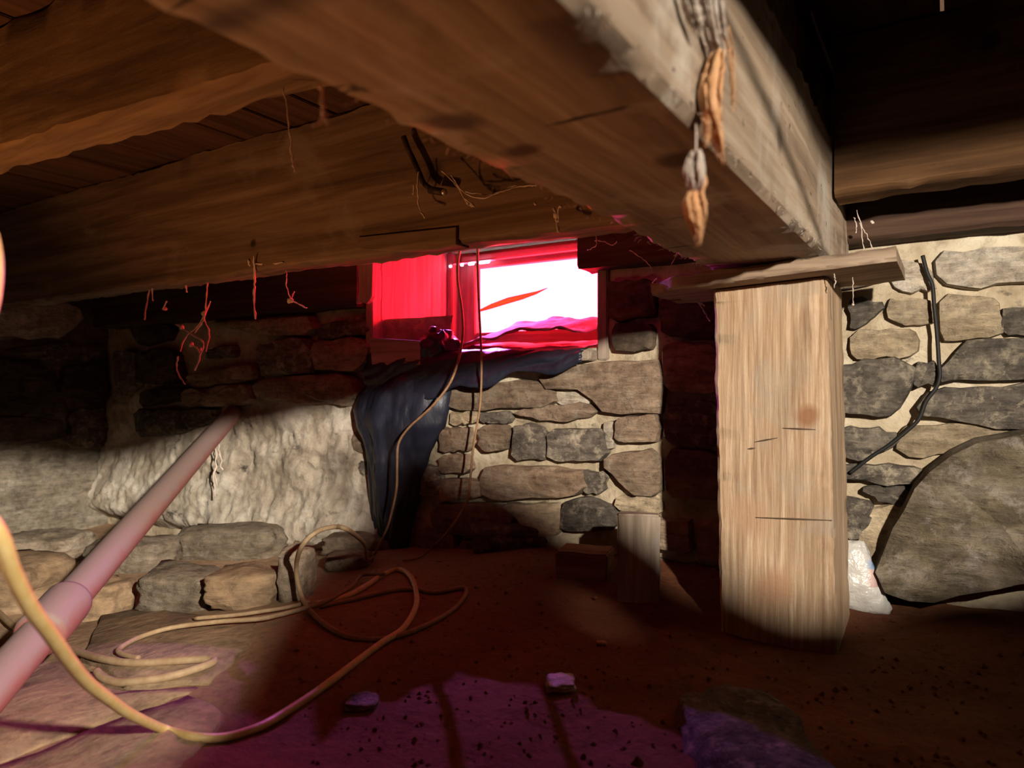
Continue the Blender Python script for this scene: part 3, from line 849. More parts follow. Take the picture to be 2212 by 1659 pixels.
# sill plates on top of the wall
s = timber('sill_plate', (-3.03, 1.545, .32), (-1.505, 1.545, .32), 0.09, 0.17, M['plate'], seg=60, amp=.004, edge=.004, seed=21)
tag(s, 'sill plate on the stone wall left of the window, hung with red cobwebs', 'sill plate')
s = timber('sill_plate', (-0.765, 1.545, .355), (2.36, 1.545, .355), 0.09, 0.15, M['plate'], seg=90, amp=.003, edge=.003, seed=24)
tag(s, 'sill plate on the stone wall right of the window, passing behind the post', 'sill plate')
# small red lit boards round the window
def board_px(name, quad, Y, th, mat, label, cat):
    q = [on_y(a, b, Y) for a, b in quad]
    vs = [p for p in q] + [p + Vector((0, th, 0)) for p in q]
    n = len(q)
    fs = [tuple(range(n)), tuple(range(n, 2 * n))] + [(i, (i + 1) % n, n + (i + 1) % n, n + i) for i in range(n)]
    o = link(name, vs, fs, M[mat], None, False, origin=sum(q, Vector()) / n)
    bv = o.modifiers.new('bevel', 'BEVEL'); bv.width = .002; bv.segments = 2
    return tag(o, label, cat)
board_px('trim_board', [(772, 535), (806, 535), (803, 640), (797, 650), (790, 656), (778, 652), (769, 656), (775, 630)], 1.478, .016, 'winwood', 'short upright board with a broken lower end beside the left window jamb', 'board')
board_px('trim_board', [(798, 729), (908, 736), (908, 788), (803, 792)], 1.49, .02, 'winwoodx', 'short level board under the left window jamb', 'board')
board_px('packing_block', [(772, 512), (985, 490), (985, 528), (930, 538), (868, 542), (790, 540), (772, 534)], 1.064, .045, 'timber', 'thin packing piece under the deep timber above the window', 'board')

# ---- post and cap plank
PX0, PX1, PY0, PY1 = -0.361, -0.170, 1.25, 1.44
def post_taper(t, off):
    return Vector((0.012 * (1 - t) * (1 if off.x > 0 else .7), 0, 0)) - Vector((.006, 0, 0))
post = timber('post', (-0.2655, 1.345, -0.50), (-0.2655, 1.345, 0.180), 0.19, 0.191, M['post'], seg=80, amp=.0010, edge=.0018, seed=31, taper=None, rnd=.006)
for v in post.data.vertices:                 # leans a touch, as in the photo
    v.co.x += 0.014 * (0.18 - v.co.z) / 0.65 - 0.002
    if v.co.z > .15: v.co.z += -.006 + .0045 * (v.co.x + .2655) / .095
tag(post, 'squared timber post with bright grain holding up the main beam', 'post')
M['cutmat'] = plain('dark saw cut', (0.10, 0.065, 0.045), .9, .1)
# saw cut and nicks on the front of the post
mb = MB()
for (a, b, c0, d) in ((1632, 1118, 1798, 1124), (1690, 925, 1762, 928), (1615, 970, 1632, 968), (1630, 955, 1680, 946)):
    p = on_y(a, b, 1.2485); q = on_y(c0, d, 1.2485)
    mb = MB(); mb.tube([p, (p + q) / 2, q], [.0005, .0016, .0006], 5)
    mb.build('saw_cut', M['cutmat'], post)
pk = []
zt, zb = .2035, .177
for px, py in ((1425, 614), (1540, 618), (1800, 590), (1928, 592)): pass
cap = timber('cap_plank', (-0.475, 1.305, .178), (-0.068, 1.305, .197), 0.24, 0.023, M['plank'], seg=50, amp=.002, edge=.005, seed=35, rnd=.003)
for v in cap.data.vertices:                  # broken left end
    e = sm((-0.40 - v.co.x) / .075)
    v.co.y += e * .05 * (1 if v.co.y < 1.305 else -.5)
tag(cap, 'thin cap plank wedged between the post top and the main beam', 'plank')

# ================================================================== PIPE
pa = on_y(503, 893, WY - .05); pb = on_floor(0, 1468, .05)
T = (pb - pa).normalized()
pipe = empty('drain_pipe', on_floor(60, 1440)); tag(pipe, 'dusty reddish drain pipe sloping from the wall down to the floor', 'pipe')
PR = .029
mb = MB(); L = (pb - pa).length
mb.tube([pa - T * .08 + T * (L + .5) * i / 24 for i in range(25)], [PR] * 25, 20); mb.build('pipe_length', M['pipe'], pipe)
cc = on_floor(118, 1335, .06)
s0 = (cc - pa).dot(T)
s0 = min(max(s0, .9), L)
# the socket: where the pipe's image reaches pixel x = 150
best = min(range(400), key=lambda i: abs((lambda p: CX + F * p.dot(VR) / p.dot(VD))(pa + T * L * i / 400) - 152))
s0 = L * best / 400
mb = MB(); mb.tube([pa + T * (s0 + d) for d in (0, .004, .012, .10, .108, .112)], [PR * 1.02, PR * 1.26, PR * 1.30, PR * 1.30, PR * 1.26, PR * 1.02], 20)
mb.build('socket', M['pipe'], pipe)
# dust strings under the pipe
mb = MB()
for (x0, y0, x1, y1) in ((468, 955, 462, 1075), (471, 958, 480, 1015), (462, 1010, 468, 1050)):
    p = on_y(x0, y0, 1.46); q = on_y(x1, y1, 1.46); rr = random.Random(x1)
    mb.tube([p + (q - p) * t / 9 + VR * rr.uniform(-.005, .005) for t in range(10)], [rr.uniform(.0012, .0045) for _ in range(10)], 5)
tag(mb.build('cobweb', M['web'], None, origin=on_y(468, 1010, 1.46)), 'dusty cobweb strings dangling under the far end of the drain pipe', 'cobweb')

# ================================================================== CLOTH
def cloth():
    """dark cloth: spread over the sill, folding over its edge, and hanging down the wall on the left"""
    mb = MB()
    # 1. sheet over the sill and down its front
    nu, nv = 70, 34
    vs = []
    for j in range(nv + 1):
        t = j / nv
        for i in range(nu + 1):
            s = i / nu
            x = -1.462 + s * .715
            hang = .12 - .075 * sm((s - .25) / .75) + .012 * math.sin(s * 23)
            q = Vector((x * 1.0, t * 2.0, 4.0))
            if t < .5:
                y = 1.90 - (1.90 - 1.505) * (t / .5); z = .094 + .03 * (1 - t / .5)
                z += .012 * abs(noise.noise(q * 6)) + .010 * max(0, noise.noise(q * 3.1 + Vector((1, 2, 3)))) * (1 - t) + .004 * abs(noise.noise(q * 17))
                z -= .006 * sm((t - .35) / .15)
            else:
                u = (t - .5) / .5
                y = 1.505 - .012 * math.sin(min(1, u * 3) * math.pi / 2) - .012 * abs(noise.noise(Vector((x * 9 + z0(u), u * 1.5, 2)))) - .008 * noise.noise(Vector((x * 20 + u * 6, u * 3, 5)))
                z = .086 - hang * u + .008 * noise.noise(Vector((x * 14, u, 1)))
            vs.append((x, y, z))
    w = nu + 1
    mb.add(vs, [(j * w + i, j * w + i + 1, (j + 1) * w + i + 1, (j + 1) * w + i) for j in range(nv) for i in range(nu)])
    # 2. hanging bundle
    prof = [  # pixel y, left x, right x, bulge
        (800, 838, 985, .045), (822, 808, 984, .07), (850, 782, 978, .09), (885, 774, 974, .10), (920, 782, 966, .10), (945, 793, 950, .085),
        (975, 800, 935, .075), (1010, 803, 926, .07), (1060, 805, 915, .06), (1105, 808, 902, .05), (1150, 818, 892, .045), (1182, 832, 886, .04)]
    nu = 46; rows = []
    C = []
    for k in range(len(prof) - 1):
        for m_ in range(4):
            t = m_ / 4; C.append([prof[k][i] + (prof[k + 1][i] - prof[k][i]) * t for i in range(4)])
    C.append(list(prof[-1]))
    vs = []
    for r, (py, xl, xr, bl) in enumerate(C):
        a = on_y(xl, py, WY - .02); b = on_y(xr, py, WY - .02)
        tt = r / (len(C) - 1)
        for i in range(nu + 1):
            s = i / nu
            p = a + (b - a) * s
            p.z = on_y(1000, py, WY).z if False else a.z + (b.z - a.z) * s
            env = math.sin(math.pi * min(1, max(0, s))) ** .6
            q = Vector((s * 5 + .7 * tt, tt * 2.2, 8))
            fold = .5 + .5 * math.sin(s * 17 + 3.0 * noise.noise(Vector((tt * 3, s * 2, 1))) + tt * 2)
            d = bl * env * (.72 + .22 * fold * (.35 + .65 * tt) + .16 * noise.noise(q * 1.3)) + .006 * noise.noise(q * 5)
            vs.append(Vector((p.x, WY - .028 - d, p.z)))
    w = nu + 1; n0 = len(C)
    mb.add(vs, [(j * w + i, j * w + i + 1, (j + 1) * w + i + 1, (j + 1) * w + i) for j in range(n0 - 1) for i in range(nu)])
    # 3. crumpled knot on the sill end
    bm = bmesh.new(); bmesh.ops.create_icosphere(bm, subdivisions=4, radius=1)
    c = on_y(945, 752, 1.53)
    for q in bm.verts:
        n = q.co.copy()
        d = 1 + .35 * noise.noise(n * 2.2) + .25 * abs(noise.noise(n * 4.5)) + .1 * noise.noise(n * 9)
        q.co = c + Vector((n.x * .062 * d, n.y * .035 * d, n.z * .048 * d))
    bm.verts.index_update()
    mb.add([q.co.copy() for q in bm.verts], [tuple(q.index for q in f.verts) for f in bm.faces]); bm.free()
    return mb
def z0(u): return u * 2.5
tarp = cloth().build('tarp', M['cloth'])
sd = tarp.modifiers.new('thickness', 'SOLIDIFY'); sd.thickness = .003; sd.offset = 0
tag(tarp, 'navy cloth draped over the window sill and hanging down the stone wall', 'cloth')
# pale rag lying on the sill
vs = []; nu, nv = 36, 14
for j in range(nv + 1):
    for i in range(nu + 1):
        s, t = i / nu, j / nv
        x = -1.20 + s * .40; y = 1.56 + t * .33
        q = Vector((x, y, 1))
        z = .128 + .05 * t + .02 * noise.noise(q * 9) + .010 * noise.noise(q * 24) + .022 * math.sin(s * 3.1) - .035 * (1 - t) * (1 - s) ** 2
        vs.append((x, y, z))
w = nu + 1
rag = link('rag', vs, [(j * w + i, j * w + i + 1, (j + 1) * w + i + 1, (j + 1) * w + i) for j in range(nv) for i in range(nu)], M['rag'])
sd = rag.modifiers.new('thickness', 'SOLIDIFY'); sd.thickness = .004
tag(rag, 'crumpled pale rag lying along the window sill, against the pane', 'rag')

# ================================================================== LED LAMP in the window head
lamp = empty('lamp', (-1.345, 1.90, .41)); tag(lamp, 'small violet lamp strip glowing under the window head', 'lamp')
mb = MB(); mb.box(-1.445, -1.275, 1.897, 1.912, .4105, .4155, .002); mb.build('casing', M['ledbody'], lamp, False)
for px_, wd in ((973, .004), (998, .005), (1018, .012), (1046, .022)):
    p = on_y(px_, 567, 1.895)
    mb = MB(); mb.tube([(p.x - wd, 1.895, .406), (p.x - wd * .8, 1.895, .406), (p.x + wd * .8, 1.895, .406), (p.x + wd, 1.895, .406)], [.002, .004, .004, .002], 10)
    mb.build('diode', M['led'], lamp)
ll = bpy.data.lights.new('lamp_light', 'SPOT'); ll.energy = 42.0; ll.color = (0.62, 0.18, 1.0); ll.shadow_soft_size = .003; ll.spot_size = R(84); ll.spot_blend = .5
lo2 = bpy.data.objects.new('lamp_light', ll); lo2.location = (-1.388, 1.872, .400); lo2.rotation_euler = (Vector((-.25, .66, -.45)) - Vector((-1.388, 1.872, .4))).to_track_quat('-Z', 'Y').to_euler(); COL.objects.link(lo2)

# ================================================================== CORDS
def cord(name, pts, r, mat, label, per=7, sides=8):
    C = curve(pts, per); mb = MB(); mb.tube(C, r, sides)
    return tag(mb.build(name, M[mat], None, origin=C[len(C) // 2]), label, 'cord')
h1 = [on_y(a, b, Y) for a, b, Y in ((1000, 440, 1.15), (997, 516, 1.20), (989, 565, 1.30), (989, 610, 1.36), (997, 664, 1.40), (1000, 709, 1.42), (997, 744, 1.43), (988, 786, 1.43), (970, 831, 1.42), (932, 879, 1.415), (884, 923, 1.41), (861, 958, 1.41), (858, 1000, 1.40), (857, 1051, 1.40), (850, 1091, 1.40), (836, 1142, 1.38))]
h1 += [on_floor(806, 1203, .006), on_floor(790, 1222, .004)]
cord('hanging_cord', h1, .0034, 'thincord', 'thin brown cord hanging past the left side of the bright pane, crossing the navy cloth')
h2 = [on_y(a, b, Y) for a, b, Y in ((1034, 430, 1.15), (1032, 514, 1.22), (1032, 588, 1.34), (1035, 668, 1.40), (1039, 748, 1.44), (1040, 811, 1.46), (1037, 875, 1.47), (1027, 939, 1.47), (1020, 987, 1.465), (1015, 1048, 1.45), (1012, 1075, 1.44), (999, 1100, 1.42), (968, 1148, 1.38))]
h2 += [on_floor(938, 1179, .012), on_floor(904, 1204, .006), on_floor(870, 1211, .005)]
cord('hanging_cord', h2, .0030, 'thincord', 'thin brown cord hanging straight across the bright pane and down bare stones')
fl = lambda L, up=.006: [on_floor(a, b, up) for a, b in L]
# coil in the middle of the floor
k1 = fl([(870, 1211), (830, 1240), (782, 1236 + 6), (759, 1267), (701, 1300), (668, 1311), (600, 1329), (556, 1337), (472, 1343), (371, 1356), (303, 1376), (259, 1400), (262, 1412), (300, 1422)], .013)
cord('tan_cord', k1[1:], .0045, 'cord', 'tan cord running flat over the dusty flagstones into the middle of the floor')
lp_ground = [(806, 1203), (792, 1209), (790, 1185), (782, 1169), (752, 1145), (725, 1138), (684, 1149), (651, 1182), (640, 1230), (651, 1287), (674, 1324), (715, 1358), (752, 1375), (809, 1381), (853, 1375), (904, 1358), (965, 1327), (998, 1297), (1007, 1275), (992, 1270), (938, 1280), (890, 1272), (836, 1277), (752, 1297), (690, 1310)]
# the loop stands up off the floor: it sits in an upright plane through its lowest and nearest part
base = on_floor(700, 1345)
dep = base.dot(VD)
lp = []
for k, (a, b) in enumerate(lp_ground):
    g0 = on_floor(a, b, .005)
    if 1 <= k <= 10:
        w = math.sin((k - .5) / 10 * math.pi)
        d0 = g0.dot(VD); d1 = dep + (.10 if k < 4 else 0.02)
        dd = d0 + (d1 - d0) * min(1, w * 1.2)
        p = ray(a, b) * dd
        if p.z < floor_h(p.x, p.y) + .005: p = g0
        lp.append(p)
    else: lp.append(g0)
cord('coiled_cord', lp, .0048, 'cord', 'tan cord standing up in a big loop in the middle of the floor')
k2 = fl([(0, 1326), (34, 1356), (101, 1386), (152, 1403), (219, 1423), (286, 1432), (371, 1428), (440, 1424), (462, 1428), (438, 1440), (371, 1460), (303, 1471), (256, 1474), (222, 1464), (209, 1450)], .014)
d = (k2[0] - k2[1]).normalized()
cord('tan_cord', [k2[0] + d * .25] + k2, .0062, 'cord', 'tan cord folded back on itself in a hairpin on the flagstones by the pipe')
k3 = fl([(421, 1336), (505, 1329), (556, 1322), (620, 1312), (668, 1300)], .010)
cord('tan_cord', k3, .0040, 'cord', 'short straight run of tan cord beside the fallen stones')
# the near cord: swings past the lens on the left and lands in the middle
def T_(px, py, t): return ray(px, py) * t
near = [T_(-80, 400, .52), T_(-32, 480, .50), T_(-13, 560, .48), T_(-24, 670, .47), T_(-70, 800, .46), T_(-110, 930, .45), T_(-70, 1060, .45), T_(-4, 1150, .46), T_(28, 1235, .48), T_(65, 1309, .51), T_(109, 1370, .55), T_(152, 1430, .60), T_(189, 1474, .65), T_(236, 1511, .71), T_(286, 1545, .78)]
near += [on_floor(354, 1575, .012), on_floor(421, 1592, .007), on_floor(489, 1592, .006), on_floor(556, 1572, .006), on_floor(606, 1545, .006), on_floor(674, 1501, .006), on_floor(730, 1460, .006), on_floor(789, 1415, .006), on_floor(830, 1385, .006), on_floor(870, 1358, .006), on_floor(897, 1314, .006), on_floor(899, 1280, .006), on_floor(887, 1246, .006), on_floor(863, 1230, .006), on_floor(830, 1240, .006), on_floor(789, 1267, .006), on_floor(742, 1290, .006), on_floor(680, 1305, .006)]
cord('near_cord', near, .0058, 'cordnear', 'yellow cord swinging down close to the viewer and curling across the floor')
# dark cable standing in for a cord's shadow on the wall
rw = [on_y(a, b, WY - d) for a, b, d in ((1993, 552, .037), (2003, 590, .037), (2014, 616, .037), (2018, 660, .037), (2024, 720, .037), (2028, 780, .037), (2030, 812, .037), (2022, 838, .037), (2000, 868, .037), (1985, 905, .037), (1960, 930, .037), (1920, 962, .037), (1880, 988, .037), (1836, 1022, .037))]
cb = cord('cord_shadow_cable', rw, .0036, 'black', 'thin black strand drawn as a cord shadow on the wall right of the post')

# ================================================================== STONES ON THE FLOOR
def rock(name, c, dims, yaw, seed, mat, label, cat='stone', flat=.55, sub=4, group=None, amp=1.0, tilt=0.0):
    bm = bmesh.new(); bmesh.ops.create_icosphere(bm, subdivisions=sub, radius=1)
    off = Vector((seed * 1.7, seed * 2.9, seed * .8))
    for q in bm.verts:
        n = q.co.copy()
        m = max(abs(n.x), abs(n.y), abs(n.z))
        n = n.lerp(n / m, flat)                                     # blocky
        d = 1 + amp * (.16 * noise.noise(n * 1.3 + off) + .09 * noise.noise(n * 3 + off) + .04 * noise.noise(n * 7 + off))
        q.co = Vector((n.x * dims[0] / 2, n.y * dims[1] / 2, n.z * dims[2] / 2)) * d
    me = bpy.data.meshes.new(name); bm.to_mesh(me); bm.free()
    me.polygons.foreach_set('use_smooth', [True] * len(me.polygons)); me.materials.append(M[mat])
    o = bpy.data.objects.new(name, me); COL.objects.link(o); o.location = c; o.rotation_euler = (tilt, tilt * .5, yaw)
    return tag(o, label, cat, group)
def rock_px(x0, y0, x1, y1, depth, seed, mat, label, sink=.2, yaw=None, name='stone', **k):
    g = on_floor((x0 + x1) / 2, y1)
    t = g.dot(VD)
    w = (x1 - x0) / F * t; h = (y1 - y0) / F * t
    hz = max(.004, h * .9)
    c = g + VD * (depth / 2) * 1.0
    c.z = g.z + hz * (.5 - sink)
    return rock(name, c, (w * .95, depth, hz), R(YAW) if yaw is None else yaw, seed, mat, label, **k)
rock_px(352, 1118, 600, 1212, .16, 1, 'rubble', 'long grey fallen stone at the foot of the lit left wall')
rock_px(270, 1208, 452, 1330, .13, 2, 'rubble', 'wedge shaped fallen stone with a chalky edge', tilt=.12)
rock_px(425, 1215, 598, 1318, .14, 3, 'flag', 'brown slab with a crack beside the chalky wedge stone')
rock_px(-60, 1140, 150, 1225, .20, 4, 'rubble', 'flat grey stone at the wall foot behind the pipe')
rock_px(150, 1150, 350, 1240, .16, 5, 'rubble', 'broken flat stone under the middle of the pipe')
rock_px(110, 1240, 250, 1345, .12, 6, 'flag', 'rounded brown stone tucked right under the pipe socket')
rock_px(590, 1150, 660, 1300, .12, 7, 'rubble', 'upright grey stone at the corner of the lit floor, behind the cord loop')
rock_px(680, 1150, 850, 1195, .12, 8, 'stbrown', 'flat brown stone under the hanging navy cloth')
rock_px(690, 1190, 800, 1235, .10, 9, 'stbrown', 'small brown stone seen through the cord loop')
rock_px(808, 1122, 858, 1180, .07, 10, 'sttan', 'pointed tan stone leaning at the bottom of the navy cloth')
rock_px(905, 1125, 1010, 1178, .10, 11, 'stbrown', 'low brown stone at the wall foot behind the straight hanging cord')
rock_px(1010, 1120, 1190, 1190, .12, 12, 'stdark', 'dark stone sunk in the earth below the bare stone wall')
rock_px(-250, 1190, 60, 1330, .22, 13, 'flag', 'big brown dusty stone at the left edge of the frame')
rock_px(1540, 1580, 1880, 1760, .26, 15, 'stdark', 'dark low rock in the shadowed near corner of the floor', sink=.6)
# flagstones bedded in the lit floor
def flag(poly, th, seed, up=.012):
    P = [on_floor(a, b) for a, b in poly]
    rr = random.Random(seed)
    n = len(P); c = sum(P, Vector()) / n
    zt = max(p.z for p in P)
    vs = []
    Q = []
    for i in range(n):
        a, b = P[i], P[(i + 1) % n]
        for t in (0, .25, .5, .75):
            Q.append(a.lerp(b, t) + Vector((rr.uniform(-.006, .006), rr.uniform(-.006, .006), 0)))
    m = len(Q)
    for s, dz in ((1.0, -th), (1.0, up * .5), (.975, up), (.5, up + .002)):
        for p in Q:
            q = c + (p - c) * s
            q.z = (floor_base(q.x, q.y) + .004 * noise.noise(q * 9)) + dz
            vs.append(q)
    fs = [(r * m + k, r * m + (k + 1) % m, (r + 1) * m + (k + 1) % m, (r + 1) * m + k) for r in range(3) for k in range(m)]
    cc = c.copy(); cc.z = floor_base(c.x, c.y) + up + .002
    vs.append(cc)
    fs += [(3 * m + k, 3 * m + (k + 1) % m, len(vs) - 1) for k in range(m)]
    return link('flagstone', vs, fs, M['flag'], floor, True, origin=c)
flag([(215, 1338), (320, 1322), (430, 1332), (560, 1345), (545, 1400), (440, 1480), (270, 1500), (180, 1430)], .03, 1, .008)
flag([(-120, 1560), (30, 1480), (150, 1420), (270, 1508), (420, 1488), (400, 1500), (270, 1548), (0, 1650), (-200, 1700)], .03, 2, .004)
flag([(-250, 1740), (0, 1662), (275, 1560), (420, 1505), (480, 1560), (380, 1680), (200, 1800), (-150, 1850)], .03, 3, .008)

# ---- offcuts by the wall
def offcut(px0, px1, py0, py1, dep, mat, label, yaw, tilt=0.0):
    g = on_floor((px0 + px1) / 2, py1); t = g.dot(VD)
    w = (px1 - px0) / F * t; h = (py1 - py0) / F * t
    bm = bmesh.new(); bmesh.ops.create_cube(bm, size=1)
    for v in bm.verts: v.co = Vector((v.co.x * w, v.co.y * dep, (v.co.z + .5) * h))
    bmesh.ops.bevel(bm, geom=list(bm.edges), offset=.004, segments=2, affect='EDGES')
    bmesh.ops.subdivide_edges(bm, edges=[e for e in bm.edges if e.calc_length() > .02], cuts=5, use_grid_fill=True)
    for v in bm.verts: v.co += Vector((noise.noise(v.co * 25), noise.noise(v.co * 25 + Vector((5, 5, 5))), noise.noise(v.co * 25 + Vector((9, 1, 4))))) * .0025
    me = bpy.data.meshes.new('offcut'); bm.to_mesh(me); bm.free(); me.materials.append(M[mat])
    o = bpy.data.objects.new('wood_offcut', me); COL.objects.link(o)
    o.location = g + VD * dep * .5 - Vector((0, 0, .012)); o.rotation_euler = (tilt, 0, yaw)
    return tag(o, label, 'wood block')
offcut(1338, 1430, 1102, 1300, .05, 'block', 'pale upright wooden offcut standing in front of the wall by the post', R(20), -.06)
offcut(1212, 1326, 1184, 1262, .09, 'block2', 'low brown wooden offcut lying left of the pale upright one', R(14))

# ---- crumpled plastic bag behind the post
def bag():
    g = on_floor(1872, 1322); t = g.dot(VD)
    m, nt, bs = newmat('clear printed plastic')
    tc = nt.nodes.new('ShaderNodeTexCoord'); sp = nt.nodes.new('ShaderNodeSeparateXYZ'); nt.links.new(tc.outputs['Object'], sp.inputs[0])
    nz = noi(nt, tc.outputs['Object'], 30, 4, .6)
    ad = nt.nodes.new('ShaderNodeMath'); ad.operation = 'MULTIPLY_ADD'; ad.inputs[1].default_value = .02
    nt.links.new(nz, ad.inputs[0]); nt.links.new(sp.outputs['Z'], ad.inputs[2])
    mr = nt.nodes.new('ShaderNodeMapRange'); mr.inputs['From Max'].default_value = .14; nt.links.new(ad.outputs[0], mr.inputs['Value'])
    c = ramp(nt, mr.outputs['Result'], [(0.0, (.78, .75, .70)), (.35, (.80, .77, .73)), (.42, (.70, .48, .44)), (.62, (.72, .50, .46)), (.66, (.30, .42, .62)), (.74, (.32, .44, .66)), (.78, (.62, .58, .58)), (.93, (.66, .64, .64)), (.96, (.18, .22, .25))], 'CONSTANT')
    mr2 = nt.nodes.new('ShaderNodeMapRange'); mr2.inputs['From Min'].default_value = -.002; mr2.inputs['From Max'].default_value = .012; nt.links.new(sp.outputs['X'], mr2.inputs['Value'])
    c = mixc(nt, c, mixc(nt, c, (.80, .80, .80), 1.0, 'MULTIPLY'), 1.0)
    c = mixc(nt, (.52, .49, .45), c, mr2.outputs['Result'])
    nt.links.new(c, bs.inputs['Base Color']); bs.inputs['Roughness'].default_value = .22; bs.inputs['Specular IOR Level'].default_value = .6
    bs.inputs['Transmission Weight'].default_value = .12
    bump(nt, bs, noi(nt, coords(nt, rnd=False), 60, 4, .6), .8, .006)
    nu, nv = 30, 26; vs = []
    for j in range(nv + 1):
        v = j / nv; hw = .046 * (1 - .62 * v ** 1.4) * (1 if v > .04 else .93); dp = .022 * (math.sin(math.pi * min(1, .12 + v * .9)) ** .5) + .003
        for i in range(nu):
            a = 2 * math.pi * i / nu
            n = Vector((math.cos(a), math.sin(a), v * 3))
            r_ = 1 + .16 * noise.noise(n * 2.2) + .10 * abs(noise.noise(n * 5))
            vs.append((math.cos(a) * hw * r_ - .018 * v, math.sin(a) * dp * r_, v * .132 + .004 * noise.noise(n * 3)))
    fs = [(j * nu + i, j * nu + (i + 1) % nu, (j + 1) * nu + (i + 1) % nu, (j + 1) * nu + i) for j in range(nv) for i in range(nu)]
    fs += [tuple(range(nu)), tuple(nv * nu + i for i in range(nu))]
    o = link('plastic_bag', vs, fs, m)
    o.location = g + Vector((-.004, 0.012, -.003)); o.rotation_euler = (-.10, 0, R(12))
    return tag(o, 'crumpled clear plastic bag with pink and blue print standing behind the post', 'bag')
bag()

# ---- hook under the deep timber
hk = empty('iron_hook', on_y(880, 305, 1.06)); tag(hk, 'black iron hook hanging under the deep timber left of the main beam', 'hook')
mb = MB(); mb.tube(curve([on_y(a, b, 1.05) for a, b in ((872, 296), (880, 318), (893, 345), (905, 372), (915, 395), (930, 408))], 5), [.006] * 5 + [.0055] * 21, 8); mb.build('shank', M['iron'], hk)
mb = MB(); p = on_y(928, 410, 1.045); q = on_y(958, 415, 1.045); mb.tube([p, q], [.0072, .0072], 12); mb.build('bolt', M['iron'], hk)
mb = MB(); d = (q - p).normalized(); mb.tube([q - d * .002, q + d * .004, q + d * .007], [.0068, .0068, .004], 12); mb.build('bolt_tip', M['bolt'], hk)

# ---- bits lying on the floor
rock_px(1178, 1478, 1248, 1498, .05, 41, 'stpale', 'pale flat chip lying in the violet light on the floor', cat='chip', sink=.1)
rock_px(735, 1518, 812, 1540, .05, 42, 'stdark', 'dark clod in the violet light on the floor, left of the pale chip', cat='clod', sink=.25)
rock_px(1288, 1386, 1312, 1394, .012, 43, 'rot', 'sliver of orange wood on the dark floor in front of the offcuts', cat='wood chip', sink=.1)
mb = MB(); r4 = random.Random(77)
for i in range(900):
    px_ = r4.uniform(640, 2212); py_ = 1200 + 459 * r4.random() ** 1.3
    p = on_floor(px_, py_)
    if p.y > 1.5 or (abs(p.x + .265) < .12 and p.y > 1.2): continue
    s_ = r4.uniform(.0015, .0055) * (1.5 if r4.random() < .06 else 1)
    o8 = [Vector((1, 0, 0)), Vector((-1, 0, 0)), Vector((0, 1, 0)), Vector((0, -1, 0)), Vector((0, 0, .8)), Vector((0, 0, -.8))]
    yw = Matrix.Rotation(r4.uniform(0, 6), 3, 'Z')
    mb.add([p + yw @ (k * s_ * r4.uniform(.6, 1.3)) for k in o8], [(0, 2, 4), (2, 1, 4), (1, 3, 4), (3, 0, 4), (2, 0, 5), (1, 2, 5), (3, 1, 5), (0, 3, 5)])
tag(mb.build('soil_crumbs', M['earth'], None, False), 'crumbs of dry soil and grit strewn over the floor', 'soil crumbs', kind='stuff')

# ================================================================== COBWEBS
def web(lines, Y, label, r=.0011, seed=0, blobs=()):
    rr = random.Random(seed); mb = MB()
    for L in lines:
        C = curve([on_y(a, b, Y + rr.uniform(-.01, .01)) for a, b in L], 6)
        mb.tube([c + VR * rr.uniform(-.0012, .0012) + VU * rr.uniform(-.0012, .0012) for c in C], [max(.0005, r * rr.uniform(.5, 1.6)) for _ in C], 5)
    for (a, b, s_) in blobs:
        p = on_y(a, b, Y); bm = bmesh.new(); bmesh.ops.create_icosphere(bm, subdivisions=2, radius=s_)
        for q in bm.verts: q.co = p + q.co * (1 + .6 * noise.noise(q.co * 300))
        bm.verts.index_update(); mb.add([q.co.copy() for q in bm.verts], [tuple(q.index for q in f.verts) for f in bm.faces]); bm.free()
    a, b = lines[0][0]
    return tag(mb.build('cobweb', M['web'], None, origin=on_y(a, b, Y)), label, 'cobweb')
web([[(548, 552), (550, 600), (549, 640), (551, 690)], [(536, 560), (540, 575)], [(552, 570), (580, 572), (612, 566)]], 1.066, 'long straight dusty cobweb thread below a split in the deep timber', .0022, 1)
web([[(325, 615), (318, 650), (312, 690)], [(328, 620), (330, 650)], [(400, 612), (404, 632)], [(448, 610), (446, 650), (440, 690), (420, 720)], [(380, 700), (410, 720), (440, 740), (430, 770)],
     [(390, 760), (400, 730), (430, 700), (455, 650)], [(385, 770), (382, 800), (400, 830)], [(440, 690), (452, 720), (445, 760)], [(360, 650), (352, 668)], [(410, 745), (425, 752), (432, 770), (420, 800)]], 1.10,
    'tangled red lit cobweb cluster trailing from the deep timber', .0019, 2, ((393, 707, .006), (440, 677, .006), (413, 744, .007), (434, 755, .005), (357, 667, .005)))
web([[(618, 612), (625, 640), (640, 655), (662, 665)], [(626, 648), (636, 630)], [(618, 578), (619, 600), (618, 614)]], 1.12, 'small dusty cobweb clump below the deep timber, left of the window', .0012, 3, ((627, 649, .0075),))
web([[(692, 188), (698, 235), (690, 262), (676, 272)], [(697, 225), (703, 250), (708, 268)]], .345, 'curled cobweb under the near end of the main beam', .0012, 4)
web([[(612, 190), (626, 280), (630, 330), (636, 370)]], .585, 'single cobweb thread dangling before the deep timber', .0011, 5)
web([[(955, 370), (985, 400), (1010, 440), (1024, 446)], [(975, 378), (1000, 415), (1040, 428), (1080, 415), (1120, 404), (1160, 400)], [(1005, 415), (1060, 420), (1118, 400)], [(1000, 425), (1022, 442)]], 1.03,
    'sagging cobweb slung between the deep timber and the main beam', .0012, 6, ((1020, 443, .004), (1010, 438, .003), (1156, 440, .003)))
